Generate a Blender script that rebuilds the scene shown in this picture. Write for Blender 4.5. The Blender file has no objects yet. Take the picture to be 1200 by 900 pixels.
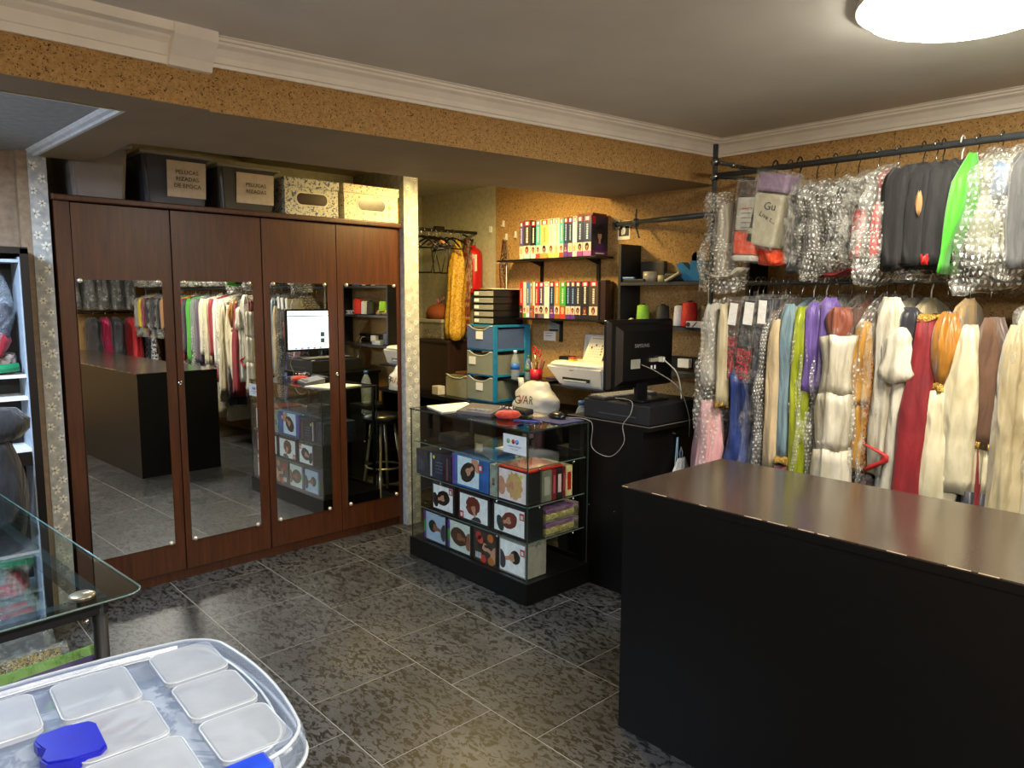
import bpy, bmesh, math, random
from mathutils import Vector, Matrix, noise
random.seed(7)
S = bpy.context.scene
COL = S.collection
PI = math.pi
# ------------------------------------------------------------------ camera
F_PX = 850.0
PITCH = math.atan(102/850.0); YAW = math.radians(47.2); ROLL = math.radians(0.3)
hd = Vector((math.cos(YAW), math.sin(YAW), 0))
fwd = (hd*math.cos(PITCH) - Vector((0, 0, 1))*math.sin(PITCH)).normalized()
rt = fwd.cross(Vector((0, 0, 1))).normalized(); up = rt.cross(fwd)
rt, up = rt*math.cos(ROLL)+up*math.sin(ROLL), up*math.cos(ROLL)-rt*math.sin(ROLL)
CAMP = Vector((0, 0, 1.6))
cd = bpy.data.cameras.new('camera'); cam = bpy.data.objects.new('camera', cd); COL.objects.link(cam)
cd.sensor_fit = 'HORIZONTAL'; cd.sensor_width = 36; cd.lens = 36*F_PX/1200; cd.clip_start = 0.02
mw = Matrix((rt, up, -fwd)).transposed().to_4x4(); mw.translation = CAMP
cam.matrix_world = mw; S.camera = cam
def at(px, py, ax, v):
    d = fwd*F_PX + rt*(px-600) + up*(450-py); i = 'XYZ'.index(ax)
    return CAMP + d*((v-CAMP[i])/d[i])
# ------------------------------------------------------------------ world, light, exposure
w = bpy.data.worlds.new('world'); S.world = w; w.use_nodes = True
w.node_tree.nodes['Background'].inputs[0].default_value = (0.55, 0.62, 0.75, 1)
w.node_tree.nodes['Background'].inputs[1].default_value = 0.15
S.view_settings.view_transform = 'Standard'; S.view_settings.look = 'None'
S.view_settings.gamma = 1; S.view_settings.use_curve_mapping = False
S.view_settings.exposure = 0.58
def area(name, loc, sx, sy, power, col, rot=(0, 0, 0), spread=180):
    l = bpy.data.lights.new(name, 'AREA'); l.shape = 'RECTANGLE'; l.size = sx; l.size_y = sy
    l.energy = power; l.color = col; l.spread = math.radians(spread)
    o = bpy.data.objects.new(name, l); o.location = loc; o.rotation_euler = rot; COL.objects.link(o); return o
area('main_panel_light', (2.5, 0.72, 2.39), .5, .5, 20, (1, .96, .89))
area('rear_panel_light', (0.3, -0.9, 2.39), .5, .5, 36, (1, .97, .92))
area('niche_panel_light', (2.95, 3.58, 2.36), .3, .3, 22, (1, .73, .27))
area('alcove_panel_light', (-0.15, 3.15, 2.19), .5, .3, 44, (.55, .74, 1.0))
# ------------------------------------------------------------------ materials
def lin(h):
    h = h.lstrip('#'); c = [int(h[i:i+2], 16)/255 for i in (0, 2, 4)]
    return tuple(((x/12.92) if x <= .04045 else ((x+.055)/1.055)**2.4) for x in c)+(1,)
_M = {}
def newmat(n):
    m = bpy.data.materials.new(n); m.use_nodes = True; nt = m.node_tree
    return m, nt, nt.nodes['Principled BSDF'], nt.nodes['Material Output']
def N(nt, t, **k):
    n = nt.nodes.new(t)
    for a, v in k.items():
        if a.startswith('i_'):
            a = a[2:]; a = int(a) if a.isdigit() else a.replace('_', ' ')
            n.inputs[a].default_value = v
        else: setattr(n, a, v)
    return n
def math_(nt, op, a, b=None, c=None):
    n = nt.nodes.new('ShaderNodeMath'); n.operation = op
    for i, x in enumerate((a, b, c)):
        if x is None: continue
        if hasattr(x, 'links'): nt.links.new(x, n.inputs[i])
        else: n.inputs[i].default_value = x
    return n.outputs[0]
def ramp(nt, fac, stops):
    r = nt.nodes.new('ShaderNodeValToRGB'); e = r.color_ramp.elements
    e[0].position, e[0].color = stops[0]; e[1].position, e[1].color = stops[-1]
    for p, c in stops[1:-1]: x = e.new(p); x.color = c
    nt.links.new(fac, r.inputs[0]); return r.outputs[0]
def bump(nt, h, p, s=.3, d=.01):
    b = nt.nodes.new('ShaderNodeBump'); b.inputs['Strength'].default_value = s; b.inputs['Distance'].default_value = d
    nt.links.new(h, b.inputs['Height']); nt.links.new(b.outputs[0], p.inputs['Normal'])
def coords(nt, kind='Object', scale=(1, 1, 1)):
    t = nt.nodes.new('ShaderNodeTexCoord'); m = nt.nodes.new('ShaderNodeMapping'); m.inputs['Scale'].default_value = scale
    nt.links.new(t.outputs[kind], m.inputs[0]); return m.outputs[0]
def noi(nt, vec, scale, det=3, rough=.5, dist=0):
    n = nt.nodes.new('ShaderNodeTexNoise'); nt.links.new(vec, n.inputs['Vector'])
    n.inputs['Scale'].default_value = scale; n.inputs['Detail'].default_value = det
    n.inputs['Roughness'].default_value = rough; n.inputs['Distortion'].default_value = dist
    return n.outputs['Fac']
def plain(h, rough=.6, metal=0, var=.12, scale=30, bmp=0, emit=0, spec=.5, alpha=1):
    k = ('p', h, rough, metal, var, scale, bmp, emit, spec, alpha)
    if k in _M: return _M[k]
    m, nt, p, o = newmat('paint_'+h.strip('#')); c = lin(h)
    f = noi(nt, coords(nt), scale)
    col = ramp(nt, f, [(.3, tuple(x*(1-var) for x in c[:3])+(1,)), (.7, tuple(min(1, x*(1+var)) for x in c[:3])+(1,))])
    nt.links.new(col, p.inputs['Base Color'])
    p.inputs['Roughness'].default_value = rough; p.inputs['Metallic'].default_value = metal
    p.inputs['Specular IOR Level'].default_value = spec; p.inputs['Alpha'].default_value = alpha
    if bmp: bump(nt, f, p, bmp)
    if emit:
        nt.links.new(col, p.inputs['Emission Color']); p.inputs['Emission Strength'].default_value = emit
    _M[k] = m; return m
def cloth(h, rough=.75, fold=.5, h2=None, sheen=.2):
    k = ('c', h, rough, fold, h2)
    if k in _M: return _M[k]
    m, nt, p, o = newmat('cloth_'+h.strip('#')); c = lin(h); c2 = lin(h2) if h2 else tuple(x*.8 for x in c[:3])+(1,)
    f = noi(nt, coords(nt, 'Object', (1, 1, .35)), 12, 3, .5)
    nt.links.new(ramp(nt, f, [(.35, c2), (.6, c)]), p.inputs['Base Color'])
    p.inputs['Roughness'].default_value = rough; p.inputs['Sheen Weight'].default_value = sheen
    g = noi(nt, coords(nt, 'Object', (1, 1, .22)), 20, 2, .4, .6); bump(nt, math_(nt, 'ADD', f, g), p, min(1, fold*1.5), .03)
    _M[k] = m; return m
def wood(name, h1, h2, rough=.35, axis='z', scale=6, coat=.2):
    k = ('w', name)
    if k in _M: return _M[k]
    m, nt, p, o = newmat(name)
    sc = {'z': (14, 14, .8), 'y': (14, .8, 14), 'x': (.8, 14, 14)}[axis]
    v = coords(nt, 'Object', sc); f = noi(nt, v, scale, 5, .65, .6)
    nt.links.new(ramp(nt, f, [(.3, lin(h1)), (.7, lin(h2))]), p.inputs['Base Color'])
    p.inputs['Roughness'].default_value = rough; p.inputs['Coat Weight'].default_value = coat; p.inputs['Coat Roughness'].default_value = .25
    p.inputs['Specular IOR Level'].default_value = .25 if coat < .11 else .5
    bump(nt, f, p, .05, .003); _M[k] = m; return m
def cork(name='cork', h1='#9a7440', h2='#b48e56'):
    m, nt, p, o = newmat(name); v = coords(nt)
    a = noi(nt, v, 70, 4, .7); b = N(nt, 'ShaderNodeTexVoronoi', i_Scale=70.0); nt.links.new(v, b.inputs['Vector'])
    base = ramp(nt, a, [(.3, lin(h1)), (.55, lin(h2)), (.75, lin('#c4a06a'))])
    n2 = noi(nt, v, 150, 2, .6); fac = ramp(nt, n2, [(.35, (1, 1, 1, 1)), (.41, (0, 0, 0, 1))])
    mx = N(nt, 'ShaderNodeMix', data_type='RGBA'); nt.links.new(fac, mx.inputs[0]); nt.links.new(base, mx.inputs[6]); mx.inputs[7].default_value = lin('#4a3018')
    nt.links.new(mx.outputs[2], p.inputs['Base Color']); p.inputs['Roughness'].default_value = .8
    bump(nt, a, p, .5, .004); return m
def floor_mat(seed):
    m, nt, p, o = newmat('stone_tile'); v = coords(nt, 'Object', (1, .5, 1))
    oi = N(nt, 'ShaderNodeObjectInfo'); ad = N(nt, 'ShaderNodeVectorMath', operation='ADD'); nt.links.new(v, ad.inputs[0]); nt.links.new(oi.outputs['Random'], ad.inputs[1])
    sc = N(nt, 'ShaderNodeVectorMath', operation='MULTIPLY_ADD'); 
    f = noi(nt, ad.outputs[0], 52, 4, .6, .9); g = noi(nt, ad.outputs[0], 5, 3)
    base = ramp(nt, g, [(.3, lin('#383838')), (.7, lin('#4a4a4a'))])
    fac = ramp(nt, f, [(.44, (1, 1, 1, 1)), (.50, (0, 0, 0, 1))])
    mx = N(nt, 'ShaderNodeMix', data_type='RGBA'); nt.links.new(fac, mx.inputs[0]); nt.links.new(base, mx.inputs[6]); mx.inputs[7].default_value = lin('#0f0e0e')
    nt.links.new(mx.outputs[2], p.inputs['Base Color']); p.inputs['Roughness'].default_value = .38
    bump(nt, f, p, .25, .003); return m
def glass(tint='#fafdfb', refl=1.0):
    k = ('g', tint, refl)
    if k in _M: return _M[k]
    m, nt, p, o = newmat('clear_glass'); nt.nodes.remove(p)
    t = N(nt, 'ShaderNodeBsdfTransparent'); t.inputs[0].default_value = lin(tint)
    g = N(nt, 'ShaderNodeBsdfGlossy'); g.inputs['Roughness'].default_value = .01
    fr = N(nt, 'ShaderNodeFresnel'); mx = N(nt, 'ShaderNodeMixShader'); ge = N(nt, 'ShaderNodeNewGeometry')
    nt.links.new(math_(nt, 'SUBTRACT', 1.5, math_(nt, 'MULTIPLY', ge.outputs['Backfacing'], 1.5-1/1.5)), fr.inputs['IOR'])
    nt.links.new(math_(nt, 'MULTIPLY', fr.outputs[0], refl), mx.inputs[0]); nt.links.new(t.outputs[0], mx.inputs[1]); nt.links.new(g.outputs[0], mx.inputs[2])
    nt.links.new(mx.outputs[0], o.inputs[0]); _M[k] = m; return m
def film(hearts=False, dens=.18, tint='#e9e6da', cell=.030, crink=1.0):
    """clear plastic cover: crumpled see-through film, with printed white hearts or bubbles when asked"""
    k = ('f', hearts, dens, tint, cell, crink)
    if k in _M: return _M[k]
    m, nt, p, o = newmat('heart_film' if hearts else 'clear_film')
    p.inputs['Base Color'].default_value = lin(tint); p.inputs['Roughness'].default_value = .12
    p.inputs['Specular IOR Level'].default_value = .8
    v = coords(nt); f = noi(nt, v, 26*crink, 4, .6, 1.0); f2 = noi(nt, v, 9*crink, 3, .6, 1.5)
    ad = math_(nt, 'ADD', f, f2); bump(nt, ad, p, .5 if hearts else .8, .03)
    t = N(nt, 'ShaderNodeBsdfTransparent'); t.inputs[0].default_value = (.97, .97, .96, 1)
    crease = ramp(nt, f, [(.47, (0, 0, 0, 1)), (.5, (1, 1, 1, 1)), (.53, (0, 0, 0, 1))])
    patch = ramp(nt, f2, [(.42, (0, 0, 0, 1)), (.68, (1, 1, 1, 1))])
    fac = math_(nt, 'ADD', math_(nt, 'ADD', math_(nt, 'MULTIPLY', crease, .18), math_(nt, 'MULTIPLY', patch, dens*.9)), dens*.2)
    if hearts:
        tc = N(nt, 'ShaderNodeTexCoord'); sp = N(nt, 'ShaderNodeSeparateXYZ'); nt.links.new(tc.outputs['UV'], sp.inputs[0])
        vy = math_(nt, 'DIVIDE', sp.outputs[1], cell*.8); row = math_(nt, 'FLOOR', vy)
        off = math_(nt, 'MULTIPLY', math_(nt, 'MODULO', row, 2), .5)
        vx = math_(nt, 'ADD', math_(nt, 'DIVIDE', sp.outputs[0], cell), off)
        fx = math_(nt, 'MULTIPLY', math_(nt, 'SUBTRACT', math_(nt, 'FRACT', vx), .5), 3.6)
        fy = math_(nt, 'MULTIPLY', math_(nt, 'SUBTRACT', math_(nt, 'FRACT', vy), .5), 3.1)
        x2 = math_(nt, 'MULTIPLY', fx, fx)
        y_ = math_(nt, 'SUBTRACT', fy, math_(nt, 'MULTIPLY', math_(nt, 'ABSOLUTE', fx), .75))
        r = math_(nt, 'ADD', x2, math_(nt, 'MULTIPLY', y_, y_))
        hm = math_(nt, 'LESS_THAN', r, .55)
        fac = math_(nt, 'MAXIMUM', fac, math_(nt, 'MULTIPLY', hm, .62))
    mx = N(nt, 'ShaderNodeMixShader'); nt.links.new(fac, mx.inputs[0]); nt.links.new(t.outputs[0], mx.inputs[1]); nt.links.new(p.outputs[0], mx.inputs[2])
    nt.links.new(mx.outputs[0], o.inputs[0]); _M[k] = m; return m
def haze_plastic(h, a=.55, rough=.35):
    k = ('h', h, a, rough)
    if k in _M: return _M[k]
    m, nt, p, o = newmat('frosted_plastic'); p.inputs['Base Color'].default_value = lin(h); p.inputs['Roughness'].default_value = rough
    f = noi(nt, coords(nt), 12); bump(nt, f, p, .1)
    nt.links.new(math_(nt, 'ADD', math_(nt, 'MULTIPLY', f, .2), a-.1), p.inputs['Alpha']); _M[k] = m; return m
def dots(name, bg, specs, scale=28):
    """small printed flower/leaf pattern"""
    m, nt, p, o = newmat(name); v = coords(nt); cur = None
    bgc = N(nt, 'ShaderNodeRGB'); bgc.outputs[0].default_value = lin(bg); cur = bgc.outputs[0]
    for i, (h, s, th) in enumerate(specs):
        f = noi(nt, coords(nt, 'Object', (1+.1*i, 1-.05*i, 1)), s, 3, .55, .5)
        fac = ramp(nt, f, [(th, (0, 0, 0, 1)), (th+.02, (1, 1, 1, 1))])
        mx = N(nt, 'ShaderNodeMix', data_type='RGBA'); nt.links.new(fac, mx.inputs[0]); nt.links.new(cur, mx.inputs[6]); mx.inputs[7].default_value = lin(h); cur = mx.outputs[2]
    nt.links.new(cur, p.inputs['Base Color']); p.inputs['Roughness'].default_value = .5; return m
def crackle(name, h1, h2, scale=40, rough=.45, th=.5):
    m, nt, p, o = newmat(name); f = noi(nt, coords(nt), scale, 4, .6, 1.5)
    nt.links.new(ramp(nt, f, [(th-.03, lin(h1)), (th+.03, lin(h2))]), p.inputs['Base Color']); p.inputs['Roughness'].default_value = rough
    bump(nt, f, p, .8, .01); return m
CORK = cork(); TILE = floor_mat(0)
BLACK = wood('black_ash', '#060606', '#0a0909', .40, 'y', 6, .1)
def brushed():
    m, nt, p, o = newmat('dark_brushed_top'); v = coords(nt, 'Object', (10, 60, 10)); f = noi(nt, v, 4, 4, .6); g = noi(nt, coords(nt), 3)
    nt.links.new(ramp(nt, f, [(.3, lin('#2a221b')), (.7, lin('#443830'))]), p.inputs['Base Color'])
    nt.links.new(ramp(nt, g, [(.3, (.15, .15, .15, 1)), (.7, (.19, .19, .19, 1))]), p.inputs['Roughness']); p.inputs['Specular IOR Level'].default_value = .9
    bump(nt, f, p, .08, .002); return m
TOPM = brushed()
MAHOG = wood('mahogany', '#341808', '#52290c', .38, 'z', 5, .12)
BLK = plain('#0c0c0d', .3); BLKM = plain('#101012', .55); WHITE = plain('#e8e6e0', .45, var=.03); STEEL = plain('#b8b8b8', .22, 1, .05)
GUN = plain('#565b5e', .32, .5, .1); CREAM = plain('#b9b497', .8, bmp=.15); CEIL = plain('#dcdad6', .85, var=.05, scale=3); CROWN = plain('#f2eee6', .6, var=.05, scale=8)
PAPER = plain('#e9e6df', .8, var=.04); RED = plain('#c01818', .35); GLASS = glass()
def mirror_mat():
    m, nt, p, o = newmat('mirror_silver'); p.inputs['Metallic'].default_value = 1; p.inputs['Roughness'].default_value = .006
    f = noi(nt, coords(nt), 3); nt.links.new(ramp(nt, f, [(0, (.84, .87, .86, 1)), (1, (.9, .92, .91, 1))]), p.inputs['Base Color']); return m
MIRROR = mirror_mat()
# ------------------------------------------------------------------ mesh builder
def worldm(o):
    m = o.matrix_basis.copy() if o else Matrix()
    while o and o.parent: o = o.parent; m = o.matrix_basis @ m
    return m
class B:
    def __init__(s): s.bm = bmesh.new(); s.uv = s.bm.loops.layers.uv.new('UVMap'); s.mats = []
    def mi(s, m):
        if m not in s.mats: s.mats.append(m)
        return s.mats.index(m)
    def face(s, pts, m, smooth=False, uvs=None):
        try: f = s.bm.faces.new([p if isinstance(p, bmesh.types.BMVert) else s.bm.verts.new(p) for p in pts])
        except ValueError: return None
        f.material_index = s.mi(m); f.smooth = smooth
        if uvs:
            for l, u in zip(f.loops, uvs): l[s.uv].uv = u
        return f
    def box(s, a, b, m, bev=0, mt=None, seg=2):
        x0, y0, z0 = [min(a[i], b[i]) for i in range(3)]; x1, y1, z1 = [max(a[i], b[i]) for i in range(3)]
        pts = [(x0, y0, z0), (x1, y0, z0), (x1, y1, z0), (x0, y1, z0), (x0, y0, z1), (x1, y0, z1), (x1, y1, z1), (x0, y1, z1)]
        if mt: pts = [mt @ Vector(p) for p in pts]
        v = [s.bm.verts.new(p) for p in pts]; fs = []
        for q in ((0, 3, 2, 1), (4, 5, 6, 7), (0, 1, 5, 4), (1, 2, 6, 5), (2, 3, 7, 6), (3, 0, 4, 7)):
            fs.append(s.face([v[i] for i in q], m))
        if bev:
            es = list({e for f in fs for e in f.edges})
            bmesh.ops.bevel(s.bm, geom=es, offset=bev, segments=seg, affect='EDGES', profile=.6)
        return s
    def prism(s, poly, z0, z1, m, mt=None):
        """poly = xy list counter-clockwise, extruded in z"""
        f = lambda x, y, z: (mt @ Vector((x, y, z))) if mt else (x, y, z)
        lo = [s.bm.verts.new(f(x, y, z0)) for x, y in poly]; hi = [s.bm.verts.new(f(x, y, z1)) for x, y in poly]
        s.face(lo[::-1], m); s.face(hi, m); n = len(poly)
        for i in range(n): s.face([lo[i], lo[(i+1) % n], hi[(i+1) % n], hi[i]], m)
        return s
    def tube(s, pts, r, m, n=8, closed=False):
        pts = [Vector(p) for p in pts]; rings = []; L = len(pts); prev = None
        for i, p in enumerate(pts):
            a = pts[i-1] if (i or closed) else p; b = pts[(i+1) % L] if (i < L-1 or closed) else p
            d = (b-a).normalized()
            if prev is None: u = d.orthogonal().normalized()
            else: u = (prev-d*prev.dot(d)).normalized()
            prev = u; v = d.cross(u); rr = r[i] if isinstance(r, (list, tuple)) else r
            rings.append([s.bm.verts.new(p+(u*math.cos(2*PI*k/n)+v*math.sin(2*PI*k/n))*rr) for k in range(n)])
        for i in range(L if closed else L-1):
            A, Bq = rings[i], rings[(i+1) % L]
            for k in range(n): s.face([A[k], A[(k+1) % n], Bq[(k+1) % n], Bq[k]], m, True)
        if not closed: s.face(rings[0][::-1], m); s.face(rings[-1], m)
        return s
    def lathe(s, prof, c, m, n=20, axis='z', mt=None):
        rings = []; c = Vector(c)
        for r, h in prof:
            rg = []
            for k in range(n):
                a = 2*PI*k/n; x, y = r*math.cos(a), r*math.sin(a)
                q = {'z': (x, y, h), 'x': (h, x, y), 'y': (y, h, x)}[axis]; q = c+Vector(q)
                rg.append(s.bm.verts.new(mt @ q if mt else q))
            rings.append(rg)
        for A, Bq in zip(rings, rings[1:]):
            for k in range(n): s.face([A[k], A[(k+1) % n], Bq[(k+1) % n], Bq[k]], m, True)
        if prof[0][0] > 1e-5: s.face(rings[0][::-1], m)
        if prof[-1][0] > 1e-5: s.face(rings[-1], m)
        return s
    def loft(s, rings, m, n=24, cap=True, fold=.0, nf=7, seed=0, sq=1.0, smooth=True, mt=None, crumple=0):
        """rings: (centre, rx, ry) stacked; folds ripple the outline; uv in metres"""
        if crumple:      # finer rings so the sheet can crease
            out = []
            for a_, b_ in zip(rings, rings[1:]):
                for q_ in (0, .5): out.append((Vector(a_[0]).lerp(Vector(b_[0]), q_), a_[1]+(b_[1]-a_[1])*q_, a_[2]+(b_[2]-a_[2])*q_))
            rings = out+[rings[-1]]; n = max(n, 36)
        R = []; hlen = 0; prev = None
        for i, rg in enumerate(rings):
            c, rx, ry = Vector(rg[0]), rg[1], rg[2]; fd = rg[3] if len(rg) > 3 else fold
            if prev is not None: hlen += (c-prev).length
            prev = c; row = []
            for k in range(n):
                a = 2*PI*k/n; ca, sa = math.cos(a), math.sin(a)
                if sq != 1: ca = math.copysign(abs(ca)**sq, ca); sa = math.copysign(abs(sa)**sq, sa)
                wv = 1+fd*(.5*math.sin(nf*a+seed+i*.13)+.28*math.sin((2*nf+1)*a-seed*2+i*.1)+.8*noise.noise(Vector((ca*1.6+seed*3.1, sa*1.6, i*.22))))
                q = Vector((c.x+rx*ca*(1+(wv-1)*.5), c.y+ry*sa*wv, c.z+fd*.02*math.sin(3*a+seed+i)))
                if crumple:
                    nv = noise.noise_vector(q*8+Vector((seed, 0, 0))); q = q+Vector((nv.x, nv.y*.8, nv.z))*crumple+noise.noise_vector(q*31)*crumple*.45
                row.append(s.bm.verts.new(mt @ q if mt else q))
            R.append((row, hlen, PI*(rx+ry)))
        for (A, h0, p0), (Q, h1, p1) in zip(R, R[1:]):
            for k in range(n):
                per = max(p0, p1)
                s.face([A[k], A[(k+1) % n], Q[(k+1) % n], Q[k]], m, smooth, [(k/n*per, -h0), ((k+1)/n*per, -h0), ((k+1)/n*per, -h1), (k/n*per, -h1)])
        if cap: s.face(R[0][0][::-1], m, smooth); s.face(R[-1][0], m, smooth)
        return s
    def obj(s, name, parent=None, mt=None, local=False):
        """vertices are in world metres unless local; the object is placed at its parent's origin or at its own base"""
        bmesh.ops.recalc_face_normals(s.bm, faces=s.bm.faces[:]) if name not in ('picture', 'print') else None
        me = bpy.data.meshes.new(name); org = None
        if mt: s.bm.transform(mt)
        if parent is not None and not local: s.bm.transform(worldm(parent).inverted())
        if parent is None:
            vs = s.bm.verts; xs = [v.co.x for v in vs]; ys = [v.co.y for v in vs]; zs = [v.co.z for v in vs]
            org = Vector(((min(xs)+max(xs))/2, (min(ys)+max(ys))/2, min(zs))); s.bm.transform(Matrix.Translation(-org))
        s.bm.to_mesh(me); s.bm.free()
        for m in s.mats: me.materials.append(m)
        o = bpy.data.objects.new(name, me); COL.objects.link(o); o.parent = parent
        if org is not None: o.location = org
        return o
def tag(o, label, cat, group=None, kind=None):
    o['label'] = label; o['category'] = cat
    if group: o['group'] = group
    if kind: o['kind'] = kind
    return o
def thing(name, label, cat, loc=(0, 0, 0), rz=0, group=None):
    o = bpy.data.objects.new(name, None); COL.objects.link(o); o.empty_display_size = .1
    o.location = loc; o.rotation_euler = (0, 0, rz); return tag(o, label, cat, group)
def struct(b, name):
    o = b.obj(name); o['kind'] = 'structure'; return o
def text(body, size, m, parent, mt, name='lettering', align='CENTER'):
    """flat lettering as a thin mesh; mt puts text xy plane in the world"""
    cu = bpy.data.curves.new('lettering', 'FONT'); cu.body = body; cu.size = size; cu.align_x = align; cu.align_y = 'CENTER'; cu.extrude = .0003; cu.resolution_u = 2
    tmp = bpy.data.objects.new('tmp', cu); COL.objects.link(tmp); dg = bpy.context.evaluated_depsgraph_get()
    me = bpy.data.meshes.new_from_object(tmp.evaluated_get(dg)); bpy.data.objects.remove(tmp); me.materials.clear(); me.materials.append(m)
    me.transform(worldm(parent).inverted() @ mt if parent else mt); o = bpy.data.objects.new(name, me); COL.objects.link(o); o.parent = parent; return o
def frame(o, x, y):
    """matrix with local x,y axes along the given world vectors at o"""
    x = Vector(x).normalized(); y = Vector(y).normalized(); m = Matrix((x, y, x.cross(y))).transposed().to_4x4(); m.translation = Vector(o); return m
def face_mx(o): return frame(o, (0, -1, 0), (0, 0, 1))     # on a plane facing -X: reads left (far) to right (near)
def face_my(o): return frame(o, (1, 0, 0), (0, 0, 1))      # on a plane facing -Y
# ================================================================== SETTING
XR = 3.8; ZC = 2.49
b = B().box((-1.6, -2.6, -.1), (4.0, 5.6, .0003), plain('#8f8a80', .8)); flo = struct(b, 'floor')
G = .0019
tb = bmesh.new()
def tile_mesh(x0, x1, y0, y1):
    q = B(); e = .004
    q.box((x0, y0, -.004), (x1, y1, 0), TILE); return q
full = None
cx = -1.25
ci = 0
while cx < 3.8:
    off = 0.0 if round((cx-1.25)/.5) % 2 == 0 else .25
    y = -2.5+off-.5
    while y < 5.5:
        x0, x1, y0, y1 = max(cx, -1.4), min(cx+.5, 3.8), max(y, -2.4), min(y+.5, 5.3)
        if x1-x0 > .05 and y1-y0 > .03:
            whole = (x1-x0 > .499 and y1-y0 > .499)
            if whole and full:
                o = full.copy(); COL.objects.link(o)
            else:
                q = B().box((-(x1-x0)/2+G, -(y1-y0)/2+G, -.006), ((x1-x0)/2-G, (y1-y0)/2-G, 0), TILE)
                o = q.obj('tile', flo, local=True)
                if whole: full = o
            o.parent = flo; o.location = Vector(((x0+x1)/2, (y0+y1)/2, .001))-flo.location
        y += .5
    cx += .5
b = B().box((-1.6, -2.6, ZC), (4.0, 3.0, ZC+.1), CEIL).box((2.0, 3.0, 2.46), (4.0, 5.6, 2.6), CREAM).box((-1.6, 3.0, ZC), (2.0, 5.6, 2.6), CEIL); struct(b, 'ceiling')
b = B().box((XR+.02, -2.6, -.1), (4.0, 5.6, 2.6), CREAM); wr = struct(b, 'wall_right')
# cork sheets on the right wall, floor to ceiling, joints show as fine lines
ys = [-2.4, -1.45, -.5, .45, 1.4, 2.35, 3.3, 4.3]
for y0, y1 in zip(ys, ys[1:]):
    B().box((XR, y0+.001, 0), (XR+.02, y1-.001, ZC-.02), CORK, .001).obj('cork_sheet', wr)
b = B().box((2.94, 5.3, 0), (4.0, 5.5, 2.6), CREAM).box((-1.6, 4.75, 0), (2.82, 5.5, 2.6), CREAM); struct(b, 'wall_back')
b = B().box((-1.6, -2.6, -.1), (-1.4, 5.6, 2.6), CORK); struct(b, 'wall_left')
b = B().box((-1.4, -2.6, -.1), (4.0, -2.4, 2.6), CORK); struct(b, 'wall_front')
# flowered wallpaper on the two wall ends beside the wardrobe
def wallpaper(name, bg, bg2):
    m, nt, p, o = newmat(name); f = noi(nt, coords(nt), 30, 4)
    nt.links.new(ramp(nt, f, [(.35, lin(bg)), (.65, lin(bg2))]), p.inputs['Base Color']); p.inputs['Roughness'].default_value = .55; bump(nt, f, p, .3, .004); return m
WP = wallpaper('grey_green_wallpaper', '#989a98', '#bdbdb6')
def wallpaper_strip(x0, x1, yf, yb, name):
    o = struct(B().box((x0, yf, 0), (x1, yb, ZC), WP), name)
    rnd = random.Random(int(x0*100)); q = B(); z = .06; k = 0; wht = plain('#e4e2d2', .6); yel = plain('#6a5a20', .6)
    wd = x1-x0
    while z < 2.4:
        cx_ = x0+wd*(.28 if k % 2 else .74)+rnd.uniform(-.008, .008); r = rnd.choice((.019, .022, .016))*(1.2 if x0 < 1 else 1); a0 = rnd.uniform(0, 1)
        for j in range(6):
            a = a0+j*PI/3; d = Vector((math.cos(a), 0, math.sin(a))); e = Vector((-math.sin(a), 0, math.cos(a))); c = Vector((cx_, yf-.0008, z))
            pts = [c+d*.003, c+d*r*.55+e*r*.24, c+d*r, c+d*r*.55-e*r*.24]
            if all(x0 < p.x < x1 for p in pts): q.face(pts, wht)
        q.face([Vector((cx_, yf-.0014, z))+Vector((math.cos(t*PI/3), 0, math.sin(t*PI/3)))*.004 for t in range(6)], yel)
        z += rnd.uniform(.045, .06); k += 1
    q.obj('print', o); return o
wallpaper_strip(2.83, 2.945, 4.13, 5.3, 'wall_niche')
wallpaper_strip(.712, .788, 4.15, 4.75, 'wall_alcove')
TAN = plain('#8f7a62', .8, bmp=.2, var=.2); b = B().box((-1.4, 4.22, 0), (.712, 4.75, 2.6), TAN).box((.666, 4.155, 0), (.712, 4.22, 2.6), TAN); struct(b, 'wall_corner')
# beam across the room: cork face, brown painted underside
BR = plain('#8a7860', .7, var=.1, scale=3)
def beam(poly, z0, z1, name, mats):
    q = B(); n = len(poly)
    lo = [q.bm.verts.new((x, y, z0)) for x, y in poly]; hi = [q.bm.verts.new((x, y, z1)) for x, y in poly]
    q.face(lo[::-1], BR); q.face(hi, BR)
    for i in range(n): q.face([lo[i], lo[(i+1) % n], hi[(i+1) % n], hi[i]], mats[i])
    return struct(q, name)
ZB = 2.25
beam([(.984, 2.705), (3.8, 2.364), (3.8, 3.176), (2.6, 3.36), (.984, 3.49)], ZB, ZC, 'beam', [CORK, CORK, BR, BR, BR])
beam([(-1.4, 2.68), (1.022, 2.678), (1.022, 2.7015), (.983, 2.705), (.983, 2.90), (-1.4, 2.88)], ZB, ZC, 'beam', [CORK, CORK, BR, BR, BR, BR])
b = B().prism([(.806, 2.9), (.985, 2.9), (.985, 4.125), (.742, 4.125)], ZB+.0005, ZC, BR)
struct(b, 'soffit')
b = B().box((-1.4, 2.885, 2.275), (.8, 4.75, 2.30), plain('#9aa0a6', .8)); struct(b, 'alcove_ceiling')
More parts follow.
